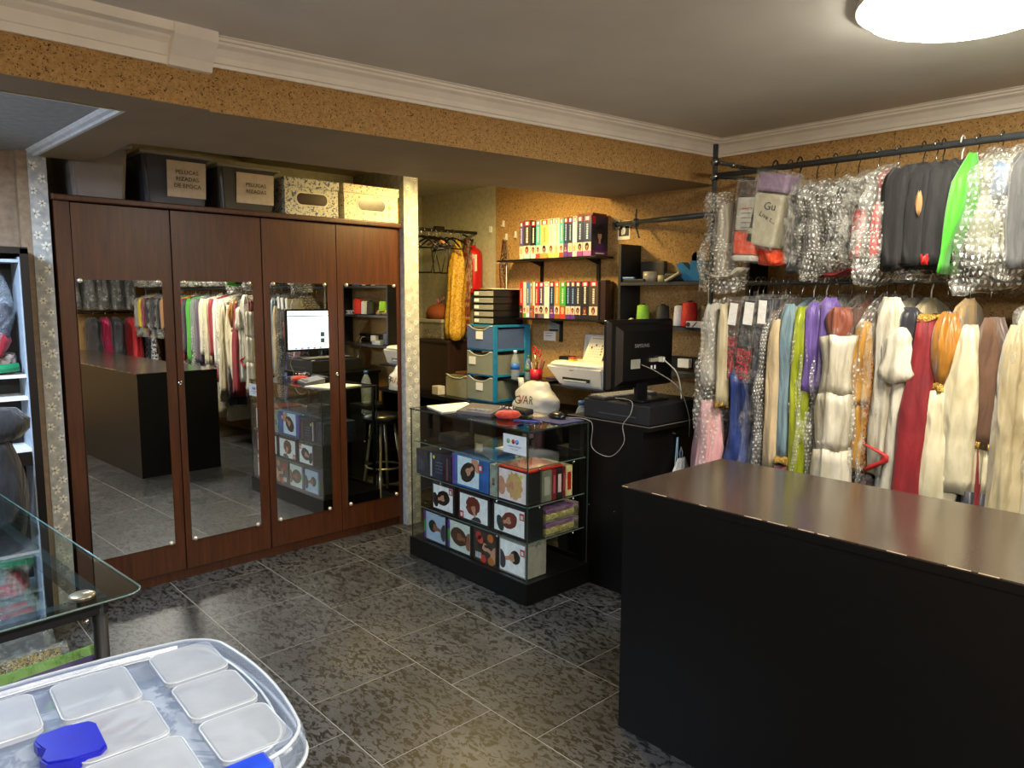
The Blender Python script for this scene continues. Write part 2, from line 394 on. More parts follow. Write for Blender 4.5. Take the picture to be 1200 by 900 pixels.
def crown(p0, p1, inward, z, name, prof=None, m=CROWN):
    """moulding profile swept from p0 to p1; inward points into the room"""
    prof = prof or [(0, -.088), (.010, -.088), (.012, -.076), (.020, -.074), (.026, -.055), (.042, -.032), (.060, -.022), (.063, -.014), (.074, -.012), (.077, -.004), (.088, -.002), (.088, 0), (0, 0)]
    q = B(); A = [q.bm.verts.new(Vector((p0[0]+inward[0]*d, p0[1]+inward[1]*d, z+h))) for d, h in prof]
    C = [q.bm.verts.new(Vector((p1[0]+inward[0]*d, p1[1]+inward[1]*d, z+h))) for d, h in prof]
    for i in range(len(prof)-1): q.face([A[i], A[i+1], C[i+1], C[i]], m, False)
    q.face(A, m); q.face(C[::-1], m); return struct(q, name)
crown((3.8, 2.45), (3.8, -2.4), (-1, 0), ZC, 'trim_1')
crown((.99, 2.704), (3.8, 2.364), (-.12, -.993), ZC, 'trim_2')
crown((-1.4, 2.68), (1.0, 2.678), (0, -1), ZC, 'trim_3', [(0, -.118), (.012, -.118), (.014, -.092), (.02, -.09), (.03, -.055), (.05, -.042), (.055, -.034), (.09, -.03), (.092, 0), (0, 0)])
crown((.88, 2.679), (1.024, 2.679), (0, -1), ZC, 'trim_4', [(0, -.121), (.024, -.119), (.04, -.09), (.094, -.036), (.096, 0), (0, 0)])
crown((.806, 2.90), (.744, 4.12), (-1, 0), 2.275, 'trim_5', [(0, -.028), (.014, -.028), (.016, -.018), (.032, -.014), (.040, -.004), (.042, 0), (0, 0)], plain('#cdd6e0', .5))
crown((-1.4, 2.886), (.80, 2.901), (0, 1), 2.275, 'trim_6', [(0, -.028), (.010, -.028), (.012, -.01), (.02, 0), (0, 0)])
# ceiling lamps
def panel(x, y, z, s, label, warm, em=24):
    t = thing('ceiling_lamp', label, 'lamp', (x, y, z-.07))
    B().lathe([(s/2+.01, -.022), (s/2+.012, -.002), (s/2-.02, 0)], (x, y, z), WHITE, 40).obj('base_ring', t)
    B().lathe([(0, -.085), (s*.2, -.082), (s*.36, -.070), (s*.46, -.048), (s*.5, -.022), (s*.5, -.006)], (x, y, z), plain(warm, .5, var=0, emit=em), 40).obj('diffuser', t)
panel(2.5, .72, ZC, .62, 'bright round ceiling lamp above the long black counter', '#fff6e0')
panel(.3, -.9, ZC, .62, 'round ceiling lamp over the middle of the shop floor', '#fffaf0', 66)
panel(2.95, 3.55, 2.46, .34, 'small warm ceiling lamp in the niche behind the beam', '#ffdf9a')
panel(-.15, 3.15, 2.275, .5, 'cool white ceiling lamp in the recess at the left', '#dceaff')
# ================================================================== WARDROBE
W = thing('wardrobe', 'tall mahogany wardrobe with four mirrored doors', 'wardrobe', (1.82, 4.44, 0))
B().box((.80, 4.165, 0), (.868, 4.72, 2.06), MAHOG).obj('side_panel', W)
B().box((2.795, 4.165, 0), (2.828, 4.72, 2.06), MAHOG).obj('side_panel', W)
B().box((.868, 4.70, .05), (2.795, 4.72, 2.06), MAHOG).obj('back_panel', W)
B().box((.868, 4.18, 0), (2.795, 4.70, .055), MAHOG).obj('plinth', W)
B().box((.79, 4.135, 2.055), (2.835, 4.74, 2.085), MAHOG, .006).obj('top_panel', W)
doors = [(.870, 1.335, .87, 1.28), (1.339, 1.842, 1.37, 1.78), (1.846, 2.334, 1.885, 2.265), (2.338, 2.793, 2.38, 2.785)]
rots = [0, 0, 0, 0]
for i, (x0, x1, m0, m1) in enumerate(doors):
    d = B().box((x0, 4.160, .06), (x1, 4.18, 2.05), MAHOG, .0015).obj('door', W)
    B().box((m0, 4.1555, .222), (m1, 4.1595, 1.676), MIRROR).obj('mirror', d)
    for mx_ in (m0+.02, m1-.02):
        for mz in (.228, 1.67):
            B().lathe([(.012, 0), (.012, .004), (.008, .009), (0, .011)], (0, 0, 0), plain('#cfc6b0', .3, .6), 12, mt=frame((mx_, 4.1560, mz), (1, 0, 0), (0, 0, 1))).obj('mirror_clip', d)
for lx in (1.350, 2.322):
    q = B().lathe([(.012, 0), (.012, .004), (.005, .005), (.004, .001)], (0, 0, 0), STEEL, 14, mt=frame((lx, 4.160, 1.12 if lx < 2 else 1.10), (1, 0, 0), (0, 0, 1))); q.obj('lock', W)
W.rotation_euler = (0, 0, math.radians(1.0))
for d, ang, dx in zip([o for o in W.children if o.name.startswith('door')], (1.1, .8, .25, 0), (1.10, 1.59, 2.09, 2.565)):
    c = Matrix.Translation(worldm(W).inverted() @ Vector((dx, 4.17, 0))); d.matrix_basis = c @ Matrix.Rotation(math.radians(ang), 4, 'Z') @ c.inverted()
# boxes on the wardrobe
def storage_bin(x0, x1, z1, body, lid, label, lines, y0=4.14, tilt=0):
    zb = 2.085
    t = thing('storage_box', label, 'box', ((x0+x1)/2, y0+.22, zb), tilt)
    yb = y0+.42; dz = z1-zb-.02; inset = .025
    q = B(); n = 6
    lo = [(x0+inset, y0+inset), (x1-inset, y0+inset), (x1-inset, yb-inset), (x0+inset, yb-inset)]; hi = [(x0+.008, y0+.008), (x1-.008, y0+.008), (x1-.008, yb), (x0+.008, yb)]
    L = [q.bm.verts.new((x, y, zb)) for x, y in lo]; H = [q.bm.verts.new((x, y, zb+dz)) for x, y in hi]
    q.face(L[::-1], body)
    for i in range(4): q.face([L[i], L[(i+1) % 4], H[(i+1) % 4], H[i]], body)
    bmesh.ops.bevel(q.bm, geom=[e for e in q.bm.edges if abs(e.verts[0].co.z-e.verts[1].co.z) > .05], offset=.02, segments=3, affect='EDGES')
    q.obj('body', t)
    B().box((x0-.008, y0-.012, zb+dz-.002), (x1+.008, yb+.01, zb+dz+.018), lid, .007).obj('lid', t)
    if lines:
        a = x0+.36*(x1-x0) if len(lines) == 3 else x0+.30*(x1-x0); bq = x1-.025; z0 = zb+.04; zz = zb+dz-.022
        pl = B(); pl.face([(a, y0+.0165, z0), (bq, y0+.0165, z0), (bq, y0+.003, zz), (a, y0+.003, zz)], plain('#b9ab9a', .6)); 
        lb = pl.obj('paper_label', t)
        for k, s in enumerate(lines):
            text(s, .030, BLK, t, frame(((a+bq)/2, y0-.0008, (z0+zz)/2+(len(lines)-1)*.018-k*.036), (1, 0, 0), (0, .05, 1)))
    return t
DB = haze_plastic('#42464f', .92, .25); LIDC = haze_plastic('#8d8776', .9, .4)
storage_bin(.875, 1.16, 2.36, haze_plastic('#8f8a86', .75), haze_plastic('#8d8a86', .8), 'cloudy clear plastic box at the left end of the wardrobe top', None)
q = B().loft([((.93, 4.10, 2.13), .06, .03), ((1.02, 4.10, 2.13), .05, .03)], film(False, .5), 14, True, .2)
q = B().box((.90, 4.18, 2.10), (1.13, 4.5, 2.30), crackle('purple_contents', '#7a3a48', '#8f8a8c', 12), .02); tag(q.obj('folded_costume'), 'purple and grey costume packed inside the cloudy box on the wardrobe', 'costume')
storage_bin(1.21, 1.565, 2.355, DB, LIDC, 'dark plastic box labelled PELUCAS RIZADAS DE EPOCA on the wardrobe', ['PELUCAS', 'RIZADAS', 'DE EPOCA'])
storage_bin(1.605, 1.955, 2.335, haze_plastic('#4a473f', .93, .25), LIDC, 'dark plastic box labelled PELUCAS RIZADAS on the wardrobe', ['PELUCAS', 'RIZADAS'])
def floral_box(x0, x1, z1, mat, label, hole):
    t = thing('cardboard_box', label, 'box', ((x0+x1)/2, 4.3, 2.085))
    y0 = 4.14; q = B().box((x0+.006, y0+.006, 2.085), (x1-.006, y0+.34, z1-.03), mat, .003); q.obj('body', t)
    B().box((x0, y0, z1-.055), (x1, y0+.346, z1), mat, .004).obj('lid', t)
    cx_, cz = (x0+x1)/2, (2.085+z1)/2-.012
    pts = []
    for k in range(28):
        a = 2*PI*k/28; pts.append(((.07 if math.cos(a) > 0 else -.07)+.03*math.cos(a), .034*math.sin(a)))
    q = B(); q.prism([(p[0]*1.12, p[1]*1.2) for p in pts], 0, .002, plain('#d8d2bb', .6), frame((cx_, y0+.006, cz), (1, 0, 0), (0, 0, 1)))
    q.prism(pts, .0015, .003, plain(hole, .2, spec=.8), frame((cx_, y0+.006, cz), (1, 0, 0), (0, 0, 1))); q.obj('handle_hole', t)
floral_box(1.99, 2.355, 2.302, dots('blue_flower_card', '#c9c5ae', [('#3d4f7c', 60, .56), ('#4d6b45', 75, .60), ('#27335c', 90, .64)]), 'cream cardboard box with small blue flowers on the wardrobe', '#2c241f')
floral_box(2.385, 2.80, 2.305, dots('orange_flower_card', '#e3dab6', [('#c08a35', 48, .60), ('#8f4a2a', 60, .63), ('#5c6a3a', 80, .63), ('#c9b13c', 90, .66)]), 'cream cardboard box with orange flowers at the right end of the wardrobe', '#4a4538')
# ================================================================== BLACK COUNTER
CZ = .926
t = thing('shop_counter', 'long black wooden shop counter with a glossy dark brown top', 'counter', (2.37, -.1, 0))
B().box((2.035, -1.7, .0), (2.055, 1.60, CZ-.03), BLACK).obj('front_panel', t)
B().box((2.055, 1.575, 0), (2.70, 1.60, CZ-.03), BLACK).obj('end_panel', t)
B().box((2.055, -1.7, 0), (2.70, -1.68, CZ-.03), BLACK).obj('end_panel', t)
B().box((2.68, -1.68, .3), (2.70, 1.575, CZ-.03), BLACK).obj('back_panel', t)
B().prism([(2.028, -1.71), (2.715, -1.71), (2.70, 1.605), (2.028, 1.608)], CZ-.005, CZ, TOPM).prism([(2.0285, -1.71), (2.7145, -1.71), (2.6995, 1.6045), (2.0285, 1.6075)], CZ-.0299, CZ-.0051, BLACK).obj('countertop', t)
q = B(); rnd = random.Random(3); y = 1.6; chip = plain('#b09a80', .7)
while y > -1.6:
    l = rnd.uniform(.01, .07)
    if rnd.random() < .62: q.box((2.0268, y-l, CZ-.0012), (2.0295, y, CZ+.0004), chip)
    y -= l+rnd.uniform(.0, .02)
q['x'] if False else None
o = q.obj('chipped_edge', t); o['kind'] = 'stuff'; o['label'] = 'pale chipped veneer edge'
# ================================================================== GLASS DISPLAY CASE
CX0, CX1, CY0, CY1, CT = 2.52, 2.985, 2.60, 3.63, .925
t = thing('display_case', 'glass display case of wig boxes on a black plinth', 'display case', (2.75, 3.11, 0)); CASE = t
B().box((CX0-.01, CY0-.01, 0), (CX1+.01, CY1+.01, .118), BLACK).obj('plinth', t)
g = .006
def pane(a, bq, name='glass_pane'):
    q = B().box(a, bq, GLASS); o = q.obj(name, t); return o
pane((CX0, CY0+.008, .12), (CX0+g, CY1-.008, CT-.008)); pane((CX0+.008, CY0, .12), (CX1, CY0+g, CT-.008)); pane((CX0+.008, CY1-g, .12), (CX1, CY1, CT-.008))
pane((CX0-.004, CY0-.004, CT-.007), (CX1+.004, CY1+.004, CT), 'glass_top')
ed = plain('#2c3530', .2, var=.1)
for z in (.725, .520, .325):
    pane((CX0+.012, CY0+.012, z-.005), (CX1-.012, CY1-.012, z), 'glass_shelf')
q = B()
for (x, y) in ((CX0, CY0), (CX0, CY1-.004), (CX1-.004, CY0), (CX1-.004, CY1-.004)): q.box((x-.001, y-.001, .12), (x+.005, y+.005, CT), ed)
for z in (CT-.0075,):
    for a, bq in (((CX0-.0055, CY0-.005, z), (CX0-.004, CY1+.005, z+.008)), ((CX0-.005, CY0-.0055, z), (CX1+.005, CY0-.004, z+.008)), ((CX0-.005, CY1+.004, z), (CX1+.005, CY1+.0055, z+.008)), ((CX1+.004, CY0-.005, z), (CX1+.0055, CY1+.005, z+.008))): q.box(a, bq, ed)
for z in (.7195, .5145, .3195):
    for a, bq in (((CX0+.0105, CY0+.012, z), (CX0+.012, CY1-.012, z+.006)), ((CX0+.012, CY0+.0105, z), (CX1-.012, CY0+.012, z+.006))): q.box(a, bq, plain('#5f6d66', .2))
q.obj('polished_edges', t)
def sphere(q, c, r, m, n=10, sz=1, mt=None): q.lathe([(r*math.sin(PI*k/8), -r*sz*math.cos(PI*k/8)) for k in range(9)], c, m, n, mt=mt)
q = B()
for z in (.718, .513, .318):
    for (x, y) in ((2.62, CY0+.012), (2.88, CY0+.012), (2.62, CY1-.012), (2.88, CY1-.012), (CX0+.012, 2.85), (CX0+.012, 3.35)): sphere(q, (x, y, z-.008), .008, STEEL)
q.obj('shelf_pins', t)
q = B().box((CX1-.014, CY0+.02, .12), (CX1-.002, CY0+.05, CT-.01), BLK).box((CX1-.014, CY1-.05, .12), (CX1-.002, CY1-.02, CT-.01), BLK).box((CX1-.012, CY0+.05, .12), (CX1-.004, CY1-.05, .15), BLK); q.obj('back_frame', t)
q = B().box((CX0-.002, CY0+.0, CT-.045), (CX0+.03, CY0+.16, CT-.008), glass('#c9d4cf', 2.0)).box((CX0, CY0-.006, CT-.04), (CX0+.035, CY0+.004, CT-.012), STEEL, .003).box((CX0-.006, CY0, CT-.04), (CX0+.002, CY0+.035, CT-.012), STEEL, .003); q.obj('corner_clamp', t)
sphere_m = None
# ---------- printed portraits on wig boxes
SK = plain('#c99072', .5); SKD = plain('#8a5638', .5)
def blob(cx_, cy, rx, ry, n=18, j=.12, seed=0): return [(cx_+rx*math.cos(2*PI*k/n)*(1+j*noise.noise(Vector((seed, k*.9, 0)))), cy+ry*math.sin(2*PI*k/n)*(1+j*noise.noise(Vector((seed+5, k*.7, 2))))) for k in range(n)]
def portrait(q, mt, w, h, bg, hair, skin=SK, rot=0, seed=0, style=0, shirt=None):
    """flat print: ground, hair mass, neck, face, eyes and mouth, in the local xy plane of mt, centred"""
    R = Matrix.Rotation(rot, 4, 'Z')
    def pl(pts, z, m):
        P = []
        for x, y in pts:
            v = R @ Vector((x, y, 0)) if rot else Vector((x, y, 0)); v.x = max(-w/2+.001, min(w/2-.001, v.x)); v.y = max(-h/2+.001, min(h/2-.001, v.y)); P.append(mt @ Vector((v.x, v.y, z)))
        q.face(P, m)
    q.face([mt @ Vector((x, y, .0003)) for x, y in ((-w/2, -h/2), (w/2, -h/2), (w/2, h/2), (-w/2, h/2))], bg)
    s = min(w, h)
    if rot: s *= 1.05
    pl(blob(0, -.50*s, .30*s, .18*s, 14, .05, seed), .0006, shirt or (skin if seed % 2 else plain('#3a3540', .5)))
    if style == 0: pl(blob(0, .02*s, .30*s, .42*s, 22, .18, seed), .0009, hair)      # long
    elif style == 1: pl(blob(0, .10*s, .42*s, .36*s, 30, .35, seed), .0009, hair)    # curly, wide
    else: pl(blob(0, .13*s, .21*s, .22*s, 20, .2, seed), .0009, hair)                # short
    pl([(-.06*s, -.32*s), (.06*s, -.32*s), (.06*s, -.05*s), (-.06*s, -.05*s)], .0012, skin)
    pl(blob(0, .0*s, .125*s, .165*s, 16, .02, seed), .0015, skin)
    pl(blob(.0, .15*s, .15*s, .07*s, 12, .2, seed+2), .0018, hair)
    for sx in (-1, 1): pl(blob(sx*.05*s, .015*s, .022*s, .011*s, 8, 0), .0020, BLKM)
    pl(blob(0, -.085*s, .035*s, .013*s, 8, 0), .0020, plain('#a33a3a', .5))
    pl([(-.012*s, -.045*s), (.012*s, -.045*s), (0, .01*s)], .0020, plain('#b07a5c', .6) if skin is SK else plain('#744428', .6))
HBLACK = plain('#15110f', .4); HBROWN = plain('#4a2c1b', .5); HRED = plain('#6e2a1c', .5); HBLOND = plain('#c9a36c', .5); HGREY = plain('#7a6650', .5)
LOGO = plain('#c22232', .5); WPRINT = plain('#dcdcdc', .4)
def wig_box(name, a, bq, mat, label, cat='box', group=None, front=None, top=None, parent=None):
    """box thing with a printed cover; front = list of callables drawing on the face"""
    t = thing(name, label, cat, ((a[0]+bq[0])/2, (a[1]+bq[1])/2, min(a[2], bq[2])), 0, group)
    B().box(a, bq, mat, .0015, seg=1).obj('carton', t)
    if front: q = B(); front(q); q.obj('picture', t)
    return t
def rect(q, mt, x0, y0, x1, y1, m, z=.0012): q.face([mt @ Vector(p+(z,)) for p in ((x0, y0), (x1, y0), (x1, y1), (x0, y1))], m)
def cover(y0, y1, z0, z1, x, hair, bgm, style=0, rot=0, skin=SK, marg=.012, logo=(1, 1), seed=0, strip=None, shirt=None):
    def f(q):
        mt = face_mx((x, (y0+y1)/2, (z0+z1)/2)); w, h = y1-y0-2*marg, z1-z0-2*marg
        portrait(q, mt, w, h, bgm, hair, skin, rot, seed, style, shirt)
        if logo: 
            lx = logo[0]*(w/2-.018); ly = logo[1]*(h/2-.02)
            rect(q, mt, lx-.017, ly-.019, lx+.017, ly+.019, LOGO, .0024); rect(q, mt, lx-.010, ly-.013, lx+.010, ly+.008, WPRINT, .0028)
        if strip: rect(q, mt, -w/2-marg+.002, -h/2, -w/2+.012, h/2, strip, .002); 
        if strip: rect(q, mt, -w/2-marg+.002, -h/4, -w/2+.012, h/6, plain('#2f8a3a', .5), .0026)
    return f
x = 2.545
z1r, z2r, z3r = .5212, .3262, .121
GB = 'wig boxes in the glass display case'
DKC = plain('#1b1b1f', .35)
NAVY = crackle('navy_print', '#14182a', '#202840', 30); 
wig_box('wig_box', (x, 3.492, z1r), (x+.26, 3.612, z1r+.155), NAVY, 'dark navy wig box at the far left of the glass case top row', group=GB, front=lambda q: [rect(q, face_mx((x, 3.552, z1r+.077)), -.05+.02*k, -.05, -.045+.02*k, .04-.01*k, plain('#5b6480', .5)) for k in range(4)])
wig_box('wig_box', (x, 3.265, z1r), (x+.26, 3.485, z1r+.158), NAVY, 'dark navy wig box with a yellow dot in the glass case top row', group=GB, front=lambda q: [rect(q, face_mx((x, 3.375, z1r+.079)), -.09, -.07, -.075, .07, plain('#c9c9cc', .5)), q.prism(blob(-.055, .05, .011, .011, 10, 0), .001, .002, plain('#d8d020', .5), face_mx((x, 3.375, z1r+.079))), rect(q, face_mx((x, 3.375, z1r+.079)), .065, -.07, .08, .06, plain('#7a4a4a', .5))]+[rect(q, face_mx((x, 3.375, z1r+.079)), -.04, .02-.02*k, .03, .024-.02*k, plain('#65709a', .5)) for k in range(4)])
wig_box('wig_box', (x, 2.935, z1r), (x+.26, 3.255, z1r+.182), plain('#2c64b0', .35, var=.5, scale=9), 'blue wig box showing a black bobbed wig in the glass case top row', group=GB, front=lambda q: (rect(q, face_mx((x, 3.095, z1r+.09)), -.158, -.09, -.135, .09, plain('#6b3fa0', .4)), portrait(q, face_mx((x, 3.11, z1r+.095)), .19, .165, plain('#d9ebff', .4), HBLACK, SK, 2.2, 3, 0), rect(q, face_mx((x, 3.0, z1r+.135)), -.02, -.02, .018, .02, LOGO, .0024), rect(q, face_mx((x, 3.0, z1r+.135)), -.012, -.012, .010, .012, WPRINT, .0028)))
wig_box('wig_box', (x, 2.86, z1r), (x+.24, 2.925, z1r+.175), plain('#8f9388', .4, var=.4), 'narrow grey wig box with a small picture beside the blonde one', group=GB, front=lambda q: portrait(q, face_mx((x, 2.892, z1r+.088)), .04, .12, plain('#9aa69a', .4), HGREY, SKD, 0, 8, 0))
wig_box('wig_box', (x, 2.632, z1r), (x+.10, 2.852, z1r+.175), DKC, 'wig box with a blonde wavy wig on its pink cover in the glass case', group=GB, front=lambda q: (portrait(q, face_mx((x, 2.742, z1r+.0875)), .21, .165, plain('#efdfe2', .4), HBLOND, SK, -1.45, 5, 1), rect(q, face_mx((x, 2.742, z1r+.0875)), .06, .05, .08, .07, plain('#d8d020', .5), .003)))
q = B(); q.box((x, 2.62, z1r+.176), (x+.26, 2.85, z1r+.186), plain('#b8281e', .4), .002); tag(q.obj('wig_packet'), 'flat red and cream packet lying on the blonde wig box', 'packet', GB)
for k, (dx, wd, c, l) in enumerate(((.105, .075, '#6f6f5f', 'grey'), (.183, .03, '#7a2028', 'dark red'), (.216, .045, '#2a2624', 'black'), (.264, .022, '#701a22', 'thin maroon'), (.290, .05, '#cfc08a', 'cream'))):
    xx = x+dx
    wig_box('wig_box', (xx, 2.625, z1r), (xx+wd, 2.85, z1r+.170), plain(c, .35, var=.3, scale=20), l+' wig box standing edge-on at the near end of the glass case top row', group=GB,
            front=(lambda q, xx=xx, wd=wd, k=k: rect(q, face_my((xx+wd/2, 2.625, z1r+.085)), -wd*.28, -.05, wd*.28, .05, plain(('#9a9a90', '#b05060', '#d8b8b8', '#a04048', '#b01818')[k], .4))))
# middle row
for (y0, y1, hair, st, rot, sd, lg, sh, lb) in ((3.235, 3.455, HBLACK, 0, -1.3, 1, (1, 1), BLKM, 'wig box with a long straight black wig, middle row left in the glass case'), (2.925, 3.20, HRED, 1, .3, 2, (-1, -1), None, 'wig box with a curly auburn wig, centre of the middle row in the glass case'), (2.632, 2.90, HRED, 0, -1.2, 4, (1, .8), plain('#1e3a30', .5), 'wig box with a long red wig over a green top in the glass case')):
    wig_box('wig_box', (x, y0, z2r), (x+(.125 if sd == 4 else .20), y1, z2r+.175), DKC, lb, group=GB, front=cover(y0, y1, z2r, z2r+.175, x, hair, plain('#eff1f5', .4), st, rot, SK, .016, lg, sd, None, sh))
YW = film(False, .25, '#e9e0b0')
for k, zz in enumerate((z2r, z2r+.078)):
    t = thing('wig_packet', ('lower' if k == 0 else 'upper')+' clear packet with a blonde wig and purple card in the glass case', 'packet', (2.80, 2.72, zz), 0, GB)
    B().box((2.69, 2.63, zz+.003), (2.92, 2.84, zz+.050), crackle('blonde_hair', '#8a7a3a', '#c9b878', 60), .02).obj('wig', t)
    B().box((2.68, 2.622, zz+.05), (2.93, 2.85, zz+.068), plain('#6a2a80', .4), .002).obj('card', t)
    B().box((2.675, 2.618, zz), (2.935, 2.855, zz+.072), YW, .004).obj('clear_wrap', t)
# bottom row
for (y0, y1, hair, st, rot, sd, bgc, strip, skin, lb) in ((3.315, 3.535, HBLACK, 2, 1.4, 6, '#a9bdd4', plain('#5a2f8a', .4), SKD, 'grey wig box with a short black wig and purple edge, bottom row'), (3.085, 3.30, HBROWN, 0, 1.45, 7, '#d0dad2', plain('#5a2f8a', .4), SKD, 'wig box with a brown bobbed wig and green lettering, bottom row of the glass case'), (2.865, 3.065, HBLACK, 2, 1.2, 9, '#3a302c', None, SK, 'dark wig box with sunglasses and red flowers, bottom row of the glass case'), (2.632, 2.845, HBLACK, 2, -1.3, 10, '#eef0f4', None, SK, 'white wig box with a cropped black wig, near bottom corner of the case')):
    def fr(q, a=(y0, y1, hair, st, rot, sd, bgc, strip, skin)):
        y0, y1, hair, st, rot, sd, bgc, strip, skin = a
        cover(y0, y1, z3r, z3r+.19, x, hair, plain(bgc, .4), st, rot, skin, .010, (1, .7) if sd == 10 else None, sd, strip)(q)
        if sd == 9:
            mt = face_mx((x, (y0+y1)/2, z3r+.095))
            for bx, by, c in ((-.05, .055, '#c23428'), (-.035, .035, '#c84a38'), (.05, .06, '#b86a28'), (-.01, -.07, '#c23428'), (.055, -.07, '#b86a28')): q.prism(blob(bx, by, .026, .024, 12, .3, sd), .0022, .0026, plain(c, .5), mt)
            rect(q, mt, .0, -.0, .045, .014, BLKM, .003); 
            for k in range(4): rect(q, mt, -.075+.013*k, -.075, -.067+.013*k, -.04, WPRINT, .003)
    wig_box('wig_box', (x, y0, z3r), (x+(.15 if sd == 10 else .24), y1, z3r+.19), plain('#8c877c', .4) if sd == 10 else DKC, lb, group=GB, front=fr)
# things on the upper shelf in the case and the payment sign
q = B().box((2.60, 3.28, .727), (2.72, 3.46, .775), BLKM, .004).box((2.605, 3.285, .775), (2.715, 3.455, .785), plain('#2d2b28', .5), .003); tag(q.obj('flat_case'), 'small black box on the empty upper glass shelf of the display case', 'box')
q = B().box((2.74, 3.02, .726), (2.80, 3.10, .731), PAPER); tag(q.obj('price_note'), 'small paper note on the upper glass shelf of the display case', 'note')
t = thing('payment_sign', 'white card with green, red and blue round symbols on the glass case corner', 'sign', (2.511, 2.68, .795))
B().box((2.509, 2.604, .795), (2.512, 2.775, .892), plain('#d3dde2', .4, var=.02)).obj('card', t)
for k, (c, s_) in enumerate((('#4a9a3a', 'C'), ('#a83a20', ''), ('#1a6ac8', 'P'))):
    yy = 2.735-(.0, .038, .066)[k]; mt = face_mx((2.509, yy, .858))
    d = B().lathe([(.0125, 0), (.0125, .0008), (0, .0010)], (0, 0, 0), plain(c, .4), 20, mt=mt).obj('round_symbol', t)
    if s_: text(s_, .017, WPRINT, t, face_mx((2.5075, yy, .858)))
text('CONSULTA PRECIOS', .011, plain('#5a6a70', .6), t, face_mx((2.5085, 2.69, .832))); text('Compra · Alquiler', .008, plain('#7a8a90', .6), t, face_mx((2.5085, 2.69, .818)))
# ================================================================== ON THE CASE
zt = CT+.001
q = B(); q.prism([(2.545, 3.35), (2.80, 3.30), (2.90, 3.56), (2.62, 3.60)], zt, zt+.006, PAPER); tag(q.obj('paper_stack'), 'white papers spread at the far end of the display case top', 'paper')
t = thing('calculator', 'grey keyed payment terminal beside the white papers on the display case', 'terminal', (2.66, 3.2, zt))
mt = Matrix.Translation((2.70, 3.18, zt)) @ Matrix.Rotation(.25, 4, 'Z')
q = B(); q.prism([(-.075, 0), (.075, 0), (.075, .045), (-.075, .018)], -.12, .12, plain('#5a5a60', .4), mt @ Matrix.Rotation(PI/2, 4, 'X')); q.obj('body', t)
q = B()
for i in range(4):
    for j in range(5): q.box((-.055+.03*i, -.09+.032*j, .014+.0105*i/2), (-.037+.03*i, -.072+.032*j, .032-.004*i/2), plain('#8f8f93', .5), 0, mt)
q.obj('keys', t)
t = thing('pincushion', 'red round pincushion stuck with pins on the display case', 'pincushion', (2.72, 2.97, zt))
q = B(); q.lathe([(.02, 0), (.062, .004), (.074, .018), (.062, .034), (.035, .04), (0, .036)], (2.72, 2.97, zt), cloth('#b5301e', .8), 26); q.obj('cushion', t)
q = B(); rnd = random.Random(5)
for k in range(16):
    a, r = rnd.uniform(0, 6.3), rnd.uniform(0, .05); p = Vector((2.72+r*math.cos(a), 2.97+r*math.sin(a), zt+.03)); d = Vector((rnd.uniform(-.3, .3), rnd.uniform(-.3, .3), 1)).normalized()
    q.tube([p, p+d*.028], .0007, STEEL, 5); sphere(q, p+d*.029, .0028, WHITE, 6)
o = q.obj('pins', t); o['kind'] = 'stuff'
q = B(); q.loft([((2.84+.02*math.sin(i), 2.93+.20*i/7, zt+.022), .035*math.sin(PI*(i+.6)/8.2)+.006, .02) for i in range(8)], BLKM, 14, True, .05, mt=None)
q = B().box((2.83, 2.94, zt), (2.90, 3.12, zt+.035), BLKM, .014, seg=3); tag(q.obj('spectacle_case'), 'black rounded case behind the red pincushion', 'case')
t = thing('mouse_mat', 'blue printed mouse mat at the near end of the display case top', 'mouse mat', (2.86, 2.71, zt))
q = B().box((2.78, 2.62, zt), (2.97, 2.84, zt+.003), crackle('blue_mat', '#1e2850', '#3a4480', 30)).obj('mat', t)
t = thing('computer_mouse', 'black computer mouse on the blue mat', 'computer mouse', (2.9, 2.76, zt+.003))
q = B(); q.lathe([(.001, .036), (.02, .034), (.033, .024), (.036, .008), (.034, 0)], (0, 0, 0), BLK, 20, mt=Matrix.Translation((2.90, 2.76, zt+.003)) @ Matrix.Diagonal((.95, 1.6, 1, 1))); q.obj('shell', t)
B().lathe([(.001, -.004), (.008, -.003), (.008, .003), (.001, .004)], (2.90, 2.74, zt+.037), plain('#444', .5) if False else GUN, 10, 'x').obj('wheel', t)
t = thing('ballpoint_pen', 'blue ballpoint pen lying on the near end of the display case top', 'pen', (2.70, 2.78, zt))
B().tube([(2.66, 2.86, zt+.006), (2.70, 2.79, zt+.006), (2.735, 2.73, zt+.006)], .0045, plain('#24409a', .3), 8).obj('barrel', t); B().tube([(2.735, 2.73, zt+.006), (2.742, 2.718, zt+.005)], [.004, .001], STEEL, 8).obj('tip', t)
# ================================================================== DESK, CABINET, MONITOR
DZ = .84
t = thing('desk', 'low black desk along the wall behind the display case', 'desk', (3.55, 3.7, 0))
B().box((3.34, 3.14, DZ-.03), (3.79, 4.9, DZ), BLACK).obj('desktop', t)
for y in (3.15, 3.85, 4.86): B().box((3.36, y, 0), (3.78, y+.03, DZ-.03), BLACK).obj('support_panel', t)
B().box((3.70, 3.18, .3), (3.72, 4.86, DZ-.03), BLACK).obj('back_panel', t)
t = thing('cabinet', 'tall black cabinet between the display case and the clothes rack', 'cabinet', (3.3, 2.45, 0))
B().box((3.0, 2.245, 0), (3.60, 2.76, .915), BLACK).obj('body', t)
B().box((2.995, 2.20, .915), (3.62, 2.77, .940), BLACK, .002).obj('top_board', t)
q = B().box((2.994, 2.199, .9375), (2.9965, 2.77, .9415), plain('#6a6258', .6)).box((2.995, 2.1985, .9375), (3.62, 2.2005, .9415), plain('#6a6258', .6)); q.obj('worn_edge', t)
